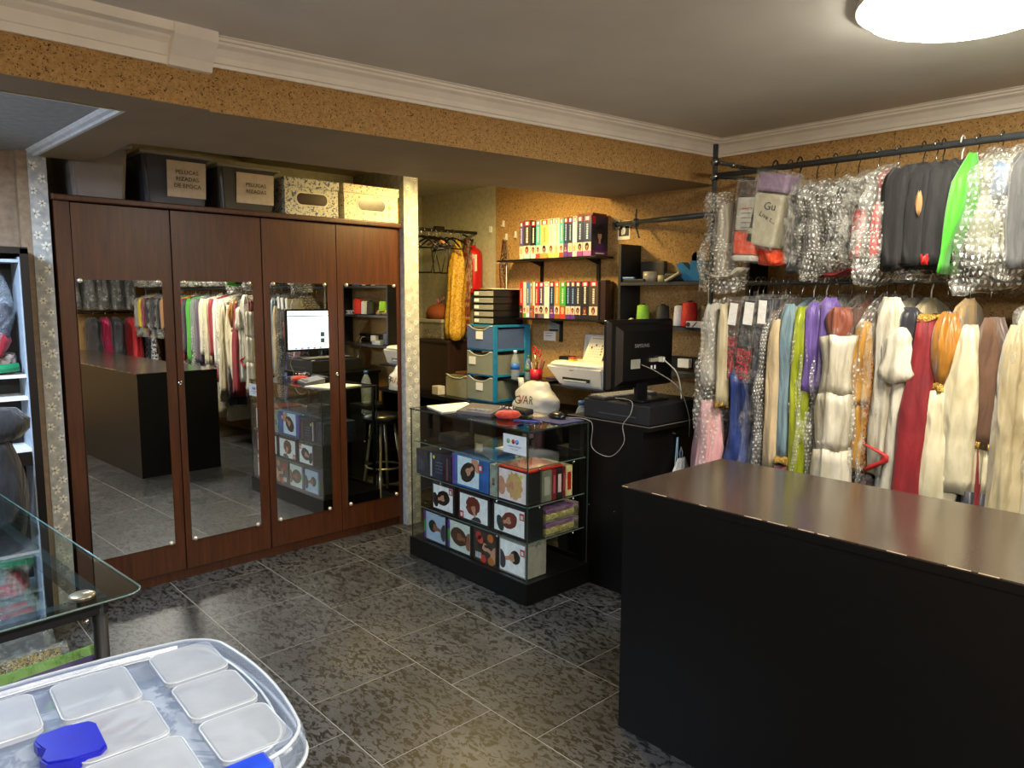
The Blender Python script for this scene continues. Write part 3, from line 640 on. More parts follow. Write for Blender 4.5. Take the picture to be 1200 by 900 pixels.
for y in (2.42, 2.60):
    q = B(); sphere(q, (2.999, y, .45), .004, STEEL); q.obj('screw', t)
q = B().box((3.01, 2.215, .941), (3.50, 2.66, 1.045), BLKM, .006); 
t = thing('computer', 'flat black desktop computer lying on the black cabinet under the keyboard', 'computer', (3.25, 2.43, .941)); q.obj('case', t)
B().box((3.009, 2.30, .975), (3.012, 2.55, .980), GUN).obj('drive_slot', t); B().box((3.02, 2.57, 1.0455), (3.05, 2.64, 1.050), WHITE, .002).obj('tab', t)
# keyboard
t = thing('keyboard', 'slim dark keyboard with pale keys under the monitor', 'keyboard', (3.215, 2.55, 1.047), -.10)
q = B().box((-.21, -.065, 0), (.21, .065, .016), plain('#2a2a2c', .4), .004); q.obj('body', t, local=True)
q = B()
for r in range(5):
    for k in range(17): q.box((-.20+k*.0236, -.057+r*.023, .016), (-.20+k*.0236+.019, -.057+r*.023+.018, .022), plain('#8d8678', .5))
q.obj('keys', t, local=True)
# monitor (screen faces away from the camera, towards the wardrobe)
t = thing('monitor', 'black computer monitor seen from behind above the keyboard', 'monitor', (3.17, 2.43, 1.047))
B().box((2.895, 2.405, 1.115), (3.465, 2.435, 1.485), BLK, .012, seg=3).obj('bezel', t)
# moulded back: tapered
q = B(); 
def tap(q, x0, x1, z0, z1, y0, s, y1, m):
    a = [q.bm.verts.new(p) for p in ((x0, y0, z0), (x1, y0, z0), (x1, y0, z1), (x0, y0, z1))]; c = [q.bm.verts.new(p) for p in ((x0+s, y1, z0+s), (x1-s, y1, z0+s), (x1-s, y1, z1-s), (x0+s, y1, z1-s))]
    q.face(c, m)
    for i in range(4): q.face([a[i], c[i], c[(i+1) % 4], a[(i+1) % 4]], m)
tap(q, 2.90, 3.46, 1.12, 1.48, 2.406, .012, 2.392, BLK); tap(q, 2.945, 3.435, 1.135, 1.455, 2.3925, .03, 2.365, BLK); q.obj('back_shell', t)
B().box((2.915, 2.4352, 1.135), (3.445, 2.4372, 1.468), plain('#dfe9f5', .4, var=.02, emit=1.6)).obj('screen', t)
q = B()
mts = frame((3.18, 2.4375, 1.30), (-1, 0, 0), (0, 0, 1))
rect(q, mts, -.265, .145, .265, .165, plain('#c9d2dd', .4, var=.02, emit=1.2), .0004); rect(q, mts, -.265, .120, .265, .128, plain('#3a3f4a', .5), .0006)
for k, c in enumerate(('#9aa0b0', '#2f6ab0', '#d0d4da', '#2f9a6a', '#c04a3a', '#3a6ad0', '#8a4ab0', '#2f9ab0')): rect(q, mts, -.24+.06*k, -.163, -.215+.06*k, -.150, plain(c, .5, emit=.8), .0006)
for k in range(2): rect(q, mts, -.09, -.06-.055*k, -.05, -.02-.055*k, plain('#4a6a90', .5), .0006); rect(q, mts, -.03, -.045-.055*k, .12, -.04-.055*k, plain('#8fb0c0', .5, emit=.8), .0006)
q.obj('screen_image', t)
B().box((3.13, 2.385, 1.05), (3.22, 2.41, 1.15), BLK, .004).box((3.07, 2.30, 1.047), (3.30, 2.47, 1.060), BLK, .005).obj('stand', t)
text('SAMSUNG', .028, plain('#77777a', .4), t, face_my((3.135, 2.3642, 1.345)))
B().box((3.04, 2.363, 1.225), (3.12, 2.3655, 1.275), plain('#8a8a80', .5), .001).obj('rating_label', t)
q = B().box((3.20, 2.35, 1.255), (3.27, 2.366, 1.275), plain('#b8b0a0', .4, .5), .003).box((3.28, 2.335, 1.25), (3.305, 2.366, 1.28), WHITE, .003)
for xx in (3.215, 3.245): q.box((xx, 2.362, 1.215), (xx+.012, 2.366, 1.235), WHITE)
q.obj('sockets', t)
def cable(pts, r, m, label, name='cable'):
    P = [Vector(p) for p in pts]; out = []
    for i in range(len(P)-1):
        p0, p1, p2, p3 = P[max(i-1, 0)], P[i], P[i+1], P[min(i+2, len(P)-1)]
        for k in range(8):
            s = k/8; out.append(.5*((2*p1)+(p2-p0)*s+(2*p0-5*p1+4*p2-p3)*s*s+(3*p1-p0-3*p2+p3)*s**3))
    out.append(P[-1]); return tag(B().tube(out, r, m, 6).obj(name), label, 'cable')
cable([(3.29, 2.335, 1.265), (3.33, 2.28, 1.2), (3.345, 2.26, 1.12), (3.345, 2.25, 1.052)], .004, plain('#c9c6ba', .5), 'pale thick cable hanging from the back of the monitor')
cable([(3.125, 2.36, 1.245), (3.2, 2.30, 1.20), (3.26, 2.21, 1.12), (3.33, 2.19, .97), (3.34, 2.19, .85)], .0028, plain('#77736a', .5), 'thin grey cable running from the monitor label down past the cabinet')
cable([(3.08, 2.50, 1.055), (3.02, 2.34, 1.06), (2.992, 2.32, 1.0), (2.9925, 2.37, .93), (2.9925, 2.36, .84), (2.9925, 2.45, .75), (2.9925, 2.58, .78), (2.9925, 2.59, .92), (2.94, 2.72, .935)], .0022, plain('#8d8a85', .5), 'thin grey mouse cable looping down the front of the black cabinet')
# wall sockets behind monitor
q = B().box((3.76, 2.22, 1.17), (3.80, 2.62, 1.245), BLK, .004); tag(q.obj('power_strip'), 'black power strip on the cork wall right of the monitor', 'power strip')
q = B().box((3.72, 2.46, 1.18), (3.759, 2.54, 1.235), WHITE, .005); tag(q.obj('plug_adapter'), 'white plug adapter in the power strip on the cork wall', 'adapter')
q = B().box((3.72, 2.38, 1.18), (3.759, 2.43, 1.235), BLK, .005); tag(q.obj('plug_adapter'), 'black plug adapter next to the white one on the cork wall', 'adapter')
cable([(3.74, 2.34, 1.215), (3.70, 2.33, 1.20), (3.68, 2.34, 1.10), (3.62, 2.38, 1.0), (3.6, 2.40, .945)], .003, plain('#b5b2a8', .5), 'pale cable dropping from the power strip to the cabinet')
cable([(3.74, 2.33, 1.215), (3.70, 2.29, 1.215), (3.68, 2.24, 1.14), (3.66, 2.18, 1.1)], .0028, plain('#8a877d', .5), 'short curved cable from the power strip towards the clothes')
# mask and keys hanging at cabinet side
t = thing('key_ring', 'orange key fob hanging on the black cabinet side', 'keys', (3.29, 2.24, .84))
B().loft([((3.283+.02*i/3*2, 2.236, .853), .004, .009) for i in range(4)], plain('#c8642a', .4), 10, True, 0).obj('fob', t)
q = B().lathe([(.004, 0), (.009, .004), (.004, .008)], (3.275, 2.243, .872), STEEL, 10, 'y'); q.tube([(3.275, 2.238, .872), (3.288, 2.236, .858)], .0015, STEEL, 6); q.obj('hook', t)
t = thing('face_mask', 'white cloth face mask hung by pale blue loops on the cabinet side', 'face mask', (3.32, 2.22, .66))
MB_ = plain('#8fb4d0', .6)
B().tube([(3.29, 2.232, .85), (3.283, 2.230, .80), (3.275, 2.228, .74), (3.268, 2.226, .70), (3.290, 2.226, .71), (3.293, 2.23, .78), (3.297, 2.232, .85)], .0035, MB_, 6).obj('ear_loop', t)
B().tube([(3.318, 2.226, .71), (3.312, 2.227, .76), (3.324, 2.228, .79), (3.338, 2.227, .76), (3.332, 2.226, .71)], .003, MB_, 6).obj('ear_loop', t)
q = B(); n = 14
rows = []
for j in range(6):
    f = j/5; row = []
    for k in range(n+1):
        u = k/n; xx = 3.318+(u-.5)*(.06+.16*f); zz = .735-.10*f-(abs(u-.5)*2)**2*.02*f
        row.append(q.bm.verts.new((xx, 2.224-.012*math.sin(PI*u)-.004*math.sin(u*22), zz)))
    rows.append(row)
for a, c in zip(rows, rows[1:]):
    for k in range(n): q.face([a[k], a[k+1], c[k+1], c[k]], cloth('#dfe6e8', .8), True)
o = q.obj('cloth', t); md = o.modifiers.new('thick', 'SOLIDIFY'); md.thickness = .004
# ================================================================== DRAWER TOWER + small units
def tower():
    X0, X1, Y0, Y1, Z0, Z1 = 3.40, 3.77, 3.875, 4.165, DZ+.001, 1.40
    t = thing('drawer_tower', 'blue framed tower of three translucent plastic drawers on the desk', 'drawers', (3.58, 4.02, DZ))
    BL = plain('#1f7fae', .4); h = (Z1-Z0)/3
    q = B()
    for z in (Z0, Z0+h, Z0+2*h, Z1-.012): q.box((X0+.004, Y0, z), (X1, Y1, z+.012), BL, .003)
    for (x_, y_) in ((X0+.004, Y0), (X1-.03, Y0), (X0+.02, Y1-.015), (X1-.03, Y1-.015)): q.box((x_, y_, Z0), (x_+.03, y_+.012, Z1), BL, .003)
    q.box((X0+.004, Y0-.002, Z0), (X0+.045, Y0+.010, Z1), BL, .003).box((X1-.055, Y0-.002, Z0), (X1, Y0+.010, Z1), BL, .003)
    for z in (Z0, Z0+h-.004, Z0+2*h-.004, Z1-.018): q.box((X0+.04, Y0-.001, z), (X1-.05, Y0+.009, z+.018), BL, .002)
    q.obj('frame', t)
    for k in range(3):
        z = Z0+k*h+.012; c = '#5a6f9a' if k == 2 else '#8f9484'
        d = thing('x', '', '', (0, 0, 0)); bpy.data.objects.remove(d)
        q = B(); mm = haze_plastic(c, .70); yc = (Y0+Y1)/2
        dz = h-.020
        q.box((X0+.012, Y0+.006, z), (X1-.02, Y0+.009, z+dz*.86), mm).box((X0+.012, Y1-.009, z), (X1-.02, Y1-.006, z+dz*.86), mm).box((X0+.012, Y0+.006, z), (X1-.02, Y1-.006, z+.003), mm).box((X1-.023, Y0+.006, z), (X1-.02, Y1-.006, z+dz*.86), mm)
        d = q.obj('drawer', t)
        q = B(); pts = []      # front with a scooped handle
        n = 12; rowt = []
        for i in range(n+1):
            u = i/n; dip = .030*max(0, 1-((u-.5)/.36)**2)**.5 if abs(u-.5) < .36 else 0
            rowt.append((Y1-.004-(Y1-Y0-.008)*u, z+dz-dip))
        poly = [(-(Y1-.004), z)] ; 
        P = [(-rowt[0][0], z)]+[(-rowt[-1][0], z)]+[(-a, zz) for a, zz in rowt[::-1]]
        q.prism(P, 0, .005, haze_plastic(c, .82), frame((X0+.004, 0, 0), (0, -1, 0), (0, 0, 1)) @ Matrix.Translation((0, 0, 0)))
        q.tube([(X0+.000, a, zz) for a, zz in rowt], .004, haze_plastic('#c9c6b4', .95), 6); q.obj('drawer_front', d)
        q = B().box((X0+.06, Y0+.03, z+.004), (X1-.06, Y1-.05, z+dz*.5), crackle('drawer_contents%d' % k, ('#4a4a46', '#50504a', '#2c3c66')[k], ('#9a9a90', '#8d8d80', '#6a7ab0')[k], 14), .02); q.obj('contents', d)
        yl = Y1-.075-(.08 if k != 1 else .0)
        lb = B().box((X0-.006, yl-.03, z+dz*.42), (X0-.004, yl+.045, z+dz*.76), PAPER); lb.obj('label_card', d)
tower()
t = thing('plastic_bin', 'single loose greenish translucent drawer on the desk left of the tower', 'drawer', (3.5, 4.32, DZ))
q = B(); mm = haze_plastic('#97967c', .8); q.box((3.43, 4.195, DZ+.001), (3.70, 4.198, 1.00), mm).box((3.43, 4.45, DZ+.001), (3.70, 4.453, 1.00), mm).box((3.43, 4.195, DZ+.001), (3.70, 4.453, DZ+.005), mm).box((3.697, 4.195, DZ+.001), (3.70, 4.453, 1.0), mm).box((3.425, 4.195, DZ+.001), (3.430, 4.453, .985), haze_plastic('#97967c', .9)); q.obj('shell', t)
B().tube([(3.425, 4.453-(.258)*i/12, 1.005-(.022*max(0, 1-((i/12-.5)/.36)**2)**.5 if abs(i/12-.5) < .36 else 0)) for i in range(13)], .005, haze_plastic('#c9c6a4', .95), 6).obj('rim', t)
q = B().box((3.36, 4.47, DZ+.001), (3.43, 4.55, DZ+.07), plain('#c9c2b0', .6), .006); tag(q.obj('small_box'), 'small cream box left of the loose plastic drawer', 'box')
q = B().box((3.45, 4.23, 1.01), (3.62, 4.37, 1.03), crackle('small_stuff', '#3a2018', '#8a5a3a', 50), .006); tag(q.obj('sewing_tray'), 'small brown tray lying on the loose plastic drawer', 'tray')
t = thing('parts_organizer', 'black parts organiser with five clear drawers on top of the blue tower', 'organiser', (3.54, 3.99, 1.40))
q = B().box((3.42, 3.885, 1.401), (3.70, 3.892, 1.652), BLK).box((3.42, 4.108, 1.401), (3.70, 4.115, 1.652), BLK).box((3.69, 3.885, 1.401), (3.70, 4.115, 1.652), BLK)
for k in range(6): q.box((3.42, 3.885, 1.401+.049*k), (3.70, 4.115, 1.407+.049*k), BLK)
q.obj('frame', t)
for k in range(5):
    d = B().box((3.418, 3.895, 1.410+.049*k), (3.60, 4.105, 1.445+.049*k), haze_plastic('#a3a39a', .7), .002).obj('drawer', t)
    B().box((3.4155, 4.05, 1.418+.049*k), (3.4175, 4.098, 1.44+.049*k), PAPER).obj('label_card', d)
q = B(); q.prism([(3.44, 3.87), (3.66, 3.84), (3.72, 4.02), (3.5, 4.06)], 1.654, 1.657, PAPER).prism([(3.43, 3.98), (3.56, 3.93), (3.6, 4.08), (3.48, 4.11)], 1.657, 1.662, plain('#b9a58a', .6)); tag(q.obj('loose_papers'), 'loose papers lying on top of the black parts organiser', 'paper')
# brown chest in the niche with box and pumpkin
t = thing('wooden_chest', 'dark brown wooden chest standing on the desk end in the niche', 'chest', (3.62, 4.65, DZ))
DKB = wood('dark_brown_wood', '#24140e', '#33201a', .5)
B().box((3.45, 4.46, DZ+.001), (3.79, 4.895, 1.24), DKB).obj('body', t); B().box((3.44, 4.455, 1.24), (3.79, 4.90, 1.262), DKB, .003).obj('lid', t)
t = thing('clear_tub', 'clear plastic tub of small things on the brown chest', 'tub', (3.6, 4.67, 1.263))
B().box((3.46, 4.55, 1.264), (3.70, 4.86, 1.40), haze_plastic('#8f8a78', .45), .01).obj('tub', t); B().box((3.45, 4.54, 1.395), (3.71, 4.87, 1.422), haze_plastic('#a5a28c', .85), .006).obj('lid', t)
B().box((3.48, 4.57, 1.268), (3.68, 4.84, 1.34), crackle('tub_contents', '#3a2a24', '#9a8c80', 22), .02).obj('contents', t)
t = thing('felt_hat', 'rust brown felt hat with a pink bow on the clear tub', 'hat', (3.57, 4.68, 1.423))
q = B(); q.lathe([(.13, .001), (.13, .05), (.115, .085), (.07, .115), (0, .122)], (3.58, 4.70, 1.423), plain('#7a3a10', .8), 22); q.obj('crown', t)
q = B()
for a in (-.5, .4): q.tube([(3.56, 4.72, 1.54), (3.56+.01, 4.72+.05*a, 1.575), (3.57, 4.72+.12*a, 1.60), (3.565, 4.72+.06*a, 1.55)], .007, plain('#a06a70', .5), 6)
q.obj('bow', t)
# ================================================================== NICHE RAIL
t = thing('wall_rail', 'black clothes rail fixed across the niche above the chest', 'rail', (3.5, 4.55, 2.1))
B().tube([(2.96, 4.55, 2.10), (3.815, 4.55, 2.108)], .012, BLK, 10).obj('bar', t)
B().box((3.40, 4.53, 2.10), (3.48, 4.57, 2.135), BLK, .003).obj('bracket', t)
rnd = random.Random(11)
for k in range(11):
    xx = 3.02+.055*k+rnd.uniform(-.01, .01); a = rnd.uniform(-.5, .5); dz = rnd.uniform(0, .03)
    t = thing('clothes_hanger', ('black plastic clothes hanger on the niche rail, %s from the wallpapered wall end' % ('first', 'second', 'third', 'fourth', 'fifth', 'sixth', 'seventh', 'eighth', 'ninth', 'tenth', 'eleventh')[k]) , 'hanger', (xx, 4.55, 1.86), 0, 'empty hangers in the niche')
    mt = Matrix.Translation((xx, 4.55, 2.112)) @ Matrix.Rotation(a, 4, 'Z')
    B().tube([mt @ Vector(p) for p in ((0, -.022, -.03), (0, -.018, -.002), (0, 0, .006), (0, .018, -.004), (0, .012, -.035), (0, 0, -.055))], .0022, STEEL, 6).obj('hook', t)
    q = B(); q.tube([mt @ Vector(p) for p in ((0, -.20, -.13-dz), (0, -.1, -.085), (0, 0, -.055), (0, .1, -.085), (0, .20, -.13-dz))], .007, BLK, 6)
    if k % 2 == 0: q.tube([mt @ Vector(p) for p in ((0, -.19, -.13-dz), (0, -.13, -.33), (0, .13, -.33), (0, .19, -.13-dz))], .004, BLK, 6)
    else: q.tube([mt @ Vector(p) for p in ((0, -.20, -.13-dz), (0, 0, -.14), (0, .20, -.13-dz))], .005, BLK, 6)
    q.obj('shoulders', t)
# wooden hanger
t = thing('clothes_hanger', 'wooden clothes hanger among the black ones on the niche rail', 'hanger', (3.40, 4.55, 2.0))
B().tube([(3.34, 4.36, 2.0), (3.40, 4.52, 2.03), (3.43, 4.68, 2.0)], .010, plain('#b9763a', .5), 8).obj('bar', t)
B().tube([(3.40, 4.52, 2.03), (3.40, 4.53, 2.10), (3.40, 4.56, 2.118), (3.40, 4.575, 2.10)], .0022, STEEL, 6).obj('hook', t)
# ------------------------------------------------------------------ garments
def hook(t, x, y, zr, m=STEEL, r=.0025, a=0):
    mt = Matrix.Translation((x, y, zr)) @ Matrix.Rotation(a, 4, 'Z')
    B().tube([mt @ Vector(p) for p in ((-.030, 0, -.012), (-.024, 0, .008), (-.006, 0, .0200), (.014, 0, .016), (.024, 0, -.004), (.014, 0, -.03), (0, 0, -.05), (0, 0, -.085))], r, m, 6).obj('hook', t)
def shoulders(x, y, z0, z1, hw, th, flare=1.0, n=14):
    """rings of a garment body hanging from z0 down to z1"""
    R = []
    for i in range(n+1):
        f = i/n
        if f < .12: g_ = f/.12; w_ = .05+(hw-.05)*g_**.7; z = z0-.055*g_; h_ = th*(.4+.5*g_)
        else: g_ = (f-.12)/.88; w_ = hw*(1-.12*math.sin(PI*min(1, g_*1.6))+(flare-1)*g_); z = z0-.055-(z0-.055-z1)*g_; h_ = th*(.9+.35*g_*flare)
        R.append(((x, y, z), w_, h_))
    return R
def sleeve(x, y, z0, z1, r0, r1, puff=0, n=12, cuff=True, dx=0, dy=0):
    R = []
    for i in range(n+1):
        f = i/n; r = r0+(r1-r0)*f+puff*math.sin(PI*min(1, f*.5+.5))*0+puff*(f**2)*(1 if f < .88 else max(0, (1-f)/.12)*.8)
        if i == 0: r *= .45
        if i == 1: r *= .85
        R.append(((x+dx*f, y+dy*f, z0-(z0-z1)*f), r*.8, r))
    return R
RX = 3.45
def costume(y, zr, ztop, parts, label, cat='costume', group=None, hk=STEEL, name='costume', a=0):
    t = thing(name, label, cat, (RX, y, ztop), 0, group)
    hook(t, RX, y, zr+.010, hk, .0032 if hk is WHITE else .0024)
    for p in parts:
        kind, nm, m = p[0], p[1], p[2]; kw = p[3] if len(p) > 3 else {}
        q = B(); lp = {k: v for k, v in kw.items() if k in ('fold', 'nf', 'sq', 'seed')}; lp.setdefault('seed', y*13); lp.setdefault('fold', .35)
        if kind == 'body': R = shoulders(kw.get('x', RX), y+kw.get('dy', 0), kw.get('z0', ztop), kw['z1'], kw.get('hw', .20), kw.get('th', .035), kw.get('flare', 1))
        elif kind == 'sleeve': R = sleeve(kw.get('x', RX-.225), y+kw.get('y', 0), kw.get('z0', ztop-.04), kw['z1'], kw.get('r0', .045), kw.get('r1', .04), kw.get('puff', 0), dx=kw.get('dx', 0), dy=kw.get('dy', 0))
        elif kind == 'bag':
            z0, z1, hw, th = kw.get('z0', ztop+.02), kw['z1'], kw.get('hw', .26), kw.get('th', .055); n = 14
            R = [((kw.get('x', RX)+kw.get('dx', 0)*i/n, y+kw.get('dy', 0)*i/n, z0-(z0-z1)*i/n), (.06+(hw-.06)*min(1, (i/n)/.16)**.6)*(1+.04*math.sin(i*1.7+y*9)), th*(.35+.65*min(1, (i/n)/.2))*(1 if i < n else .5)) for i in range(n+1)]
        elif kind == 'rings': R = kw['R']
        q.loft(R, m, kw.get('n', 34), True, crumple=(.020 if 'bubble' in nm else .012) if 'cover' in nm else 0, **lp)
        o = q.obj(nm, t)
        if kw.get('label'): o['label'] = kw['label']
    return t
# gold lamé and red costume on the niche rail
def nich(xx, mats, label, hw, zt_, zb_):
    t = thing('costume', label, 'costume', (xx, 4.55, zb_))
    B().tube([(xx, 4.53, 2.10), (xx, 4.55, 2.124), (xx, 4.57, 2.10), (xx, 4.55, 2.05)], .0022, STEEL, 6).obj('hook', t)
    B().loft([((xx-.05*i/14+.0, 4.49-.02*i/14, zt_-(zt_-zb_)*i/14), (.015+.045*min(1, i/4))*hw*(.8 if i == 14 else 1), .02+.04*min(1, i/3)) for i in range(15)], mats, 26, True, .5, 6, xx).obj('fabric', t)
    return t
GOLD = crackle('gold_lame', '#a87c20', '#dcb03c', 55, .3); 
nich(3.575, GOLD, 'shimmering gold costume in film on the niche rail', 1.2, 2.03, 1.27)
nich(3.665, crackle('red_tan', '#6a2a16', '#8f7048', 14, .4), 'narrow red and tan costume hanging between the gold one and the extinguisher', .30, 2.05, 1.34)
# fire extinguisher on the cream wall
t = thing('fire_extinguisher', 'red fire extinguisher hung on the cream wall of the niche', 'fire extinguisher', (3.745, 4.46, 1.62))
ex, ey = 3.738, 4.50
B().lathe([(.02, 0), (.068, .004), (.074, .02), (.074, .30), (.066, .335), (.04, .36), (.02, .368), (.02, .385)], (ex, ey, 1.62), RED, 24).obj('cylinder', t)
q = B().box((ex-.02, ey-.015, 2.0), (ex+.02, ey+.015, 2.03), STEEL, .003).tube([(ex, ey, 2.02), (ex-.03, ey-.03, 2.045), (ex-.05, ey-.06, 2.04)], .007, BLK, 8).tube([(ex, ey, 2.03), (ex-.03, ey+.04, 2.075), (ex-.04, ey+.08, 2.09)], .007, BLK, 8); q.obj('valve_handle', t)
B().tube([(ex-.02, ey+.02, 2.01), (ex-.03, ey+.09, 1.98), (ex-.02, ey+.10, 1.85), (ex-.01, ey+.088, 1.72)], .007, BLK, 8).obj('hose', t)
def arc_label(a0, a1, z0, z1, m, r=.0755):
    q = B(); n = 8
    for i in range(n):
        u, v = a0+(a1-a0)*i/n, a0+(a1-a0)*(i+1)/n
        q.face([(ex+r*math.cos(u), ey+r*math.sin(u), z0), (ex+r*math.cos(v), ey+r*math.sin(v), z0), (ex+r*math.cos(v), ey+r*math.sin(v), z1), (ex+r*math.cos(u), ey+r*math.sin(u), z1)], m)
    return q
arc_label(PI+.1, PI+.75, 1.665, 1.735, plain('#d9cfb8', .6)).obj('white_label', t)
o = arc_label(PI-.5, PI+1.1, 1.90, 1.925, plain('#d9a8a0', .6)).obj('upper_label', t)
arc_label(PI+1.05, PI+1.3, 1.80, 1.93, plain('#d8d4b8', .6)).obj('side_label', t)
q = B()
for k in range(5):
    qq = arc_label(PI-.3, PI+.5-.1*(k % 2), 1.88-.022*k, 1.886-.022*k, plain('#dcae9f', .6)); qq.obj('print_line', t)
q.bm.free()
# lanyards on the cork wall, hooks, notes
def whook(y, z, label):
    q = B().box((3.785, y-.008, z-.03), (3.7995, y+.008, z+.02), WHITE, .003).tube([(3.786, y, z-.02), (3.772, y, z-.028), (3.768, y, z-.015)], .003, WHITE, 6); tag(q.obj('wall_hook'), label, 'hook')
whook(4.20, 2.16, 'small white stick-on hook, highest on the cork near the cream wall'); whook(4.165, 2.06, 'white hook that holds the bead necklaces'); whook(4.06, 2.07, 'small white stick-on hook left of the upper wig shelf')
q = B().box((3.80, 4.36, 2.10), (3.8195, 4.38, 2.15), WHITE, .003); tag(q.obj('wall_hook'), 'white clip on the cream wall above the extinguisher', 'hook')
NL = [('#3a2c26', 0, .20, .03), ('#6a1f28', .015, .44, .035), ('#8a7a6a', -.01, .33, .04)]
for k, (c, dy, ln, wd) in enumerate(NL):
    y0 = 4.165+dy; q = B(); P = [(3.770, y0, 2.035), (3.765, y0-wd, 2.0-ln*.4), (3.767, y0-wd*.7, 2.0-ln*.8), (3.767, y0, 2.0-ln), (3.767, y0+wd*.7, 2.0-ln*.8), (3.765, y0+wd, 2.0-ln*.4)]
    q.tube(P, .0035, plain(c, .4), 6, True)
    for j in range(10): sphere(q, (3.764, y0+(-1)**j*wd*.6, 2.0-ln*(.3+.07*j)), .006, plain(c, .35), 6)
    tag(q.obj('necklace'), ('dark brown short bead necklace on the white wall hook', 'long dark red bead necklace on the white wall hook', 'long greyish bead necklace on the white wall hook')[k], 'necklace', 'necklaces on the white hook')
# ================================================================== WIG SHELVES
def wall_shelf(y0, y1, z, label, xf=3.62):
    t = thing('wall_shelf', label, 'shelf', (3.71, (y0+y1)/2, z-.012))
    B().box((xf, y0, z-.012), (3.799, y1, z), BLK, .001).obj('board', t)
    for y in (y0+.12, y1-.30):
        q = B().box((3.785, y-.012, z-.17), (3.799, y+.012, z-.012), BLK); q.prism([(3.785, z-.05), (3.785, z-.013), (3.66, z-.013)], -y-.003, -y+.003, BLK, Matrix.Rotation(PI/2, 4, 'X')); q.obj('bracket', t)
S1, S2 = 1.868, 1.452
wall_shelf(3.12, 4.08, S1, 'black wall shelf under the upper row of wig boxes'); wall_shelf(3.02, 3.88, S2, 'black wall shelf under the lower row of wig boxes')
q = B().tube([(3.66, 4.02, S1-.02), (3.66, 4.02, S2+.01)], .003, WHITE, 6).tube([(3.66, 4.02, S1-.02), (3.66, 4.10, S1-.015), (3.66, 4.16, S1-.02)], .003, WHITE, 6).tube([(3.66, 4.02, S2+.01), (3.66, 3.95, S2+.004), (3.67, 4.10, S2-.002)], .003, WHITE, 6); tag(q.obj('wire_hook'), 'white bent wire hook hanging beside the lower wig shelf', 'wire')
def spine(y0, y1, z0, h, c, c2, hair, label, group, xf=3.626, xb=3.79, logo=True, txt='#d8d8d8', face=SK):
    t = thing('wig_box', label, 'box', ((xf+xb)/2, (y0+y1)/2, z0), 0, group); m = plain(c, .4, var=.1)
    B().box((xf, y0+.0008, z0), (xb, y1-.0008, z0+h), m, .001, seg=1).obj('carton', t)
    q = B(); w_ = y1-y0-.004; mt = face_mx((xf, (y0+y1)/2, z0))
    rect(q, mt, -w_/2, .002, w_/2, h*.15, plain(c2, .4), .0004)
    portrait(q, face_mx((xf-.0006, (y0+y1)/2, z0+h*.235)), w_, h*.22, plain('#c9bfae' if int(y0*500) % 3 else c2, .5), hair, face, 0, y0*7, 0)
    if logo: rect(q, mt, -w_*.36, h*.87, w_*.36, h*.985, LOGO, .0006); rect(q, mt, -w_*.2, h*.885, w_*.2, h*.965, WPRINT, .0009)
    tm = plain(txt, .5); rr = random.Random(int(y0*1000)); z = h*.42
    while z < h*.80:
        l = rr.uniform(.006, .016); rect(q, mt, -w_*.10+rr.uniform(-.001, .001), z, w_*.12, z+l, tm, .0008); z += l+.003
    q.obj('picture', t)
# upper row: from the far (left) end; widths taken as they stand
U = [('#4f4a8c', '#c8b8a0', HBLOND, 25, 'violet'), ('#3a3436', '#8fb0c0', HRED, 48, 'charcoal and red'), ('#14161a', '#c8c8c8', HRED, 32, 'black'), ('#3f9a9c', '#b03a2a', HBROWN, 27, 'turquoise'), ('#c9a868', '#b0853f', HBLACK, 50, 'wide tan'), ('#e0d9c0', '#d8c060', HBROWN, 33, 'cream'), ('#e4dcc4', '#d8c060', HBLOND, 31, 'ivory'), ('#49a0a0', '#b03a2a', HRED, 26, 'teal'), ('#1c2c50', '#5a2a80', HBROWN, 25, 'navy'), ('#1e2a48', '#5a2a80', HBLOND, 25, 'dark blue'), ('#c9d4dc', '#b8b8b8', HBLOND, 26, 'pale grey'), ('#20284a', '#8a3a8a', HBLACK, 33, 'midnight blue'), ('#24305c', '#c86ab0', HBLACK, 46, 'blue and pink')]
tot = sum(u[3] for u in U); y = 3.845; span = 3.845-3.165
ordn = ['first', 'second', 'third', 'fourth', 'fifth', 'sixth', 'seventh', 'eighth', 'ninth', 'tenth', 'eleventh', 'twelfth', 'thirteenth', 'fourteenth', 'fifteenth', 'sixteenth']
for k, (c, c2, hair, wd, nm) in enumerate(U):
    w_ = span*wd/tot; spine(y-w_, y, S1+.001, .262 if k != 1 else .268, c, c2, hair, '%s wig box spine, %s from left, upper wall shelf' % (nm, ordn[k]), 'wig boxes on the upper wall shelf', txt='#9fc0e0' if k in (8, 9, 11, 12) else ('#b08a50' if k in (4, 5, 6) else '#d8d8d8')); y -= w_
q = B(); mt = face_my((3.708, 3.1655, S1+.132)); rect(q, mt, -.082, -.13, .082, .13, plain('#2a2438', .4), .0004); portrait(q, mt, .155, .24, plain('#77657e', .4), HBLACK, SK, 0, 4, 1, plain('#4a2060', .5)); rect(q, mt, -.08, -.13, .08, -.095, plain('#6a3060', .4), .0024); rect(q, mt, -.078, .075, -.045, .125, LOGO, .0024); rect(q, mt, -.045, -.116, .045, -.109, WPRINT, .0028)
last = [o for o in bpy.data.objects if o.name.startswith('wig_box') and 'thirteenth from left, upper' in o.get('label', '')][0]
o = q.obj('picture', last); o['label'] = 'side cover with a black afro wig'
tag(B().box((3.64, 3.168, S1+.2635), (3.78, 3.30, S1+.278), plain('#6a1820', .4), .003).obj('packet'), 'thin dark red packet lying on the near end of the upper wig boxes', 'packet')
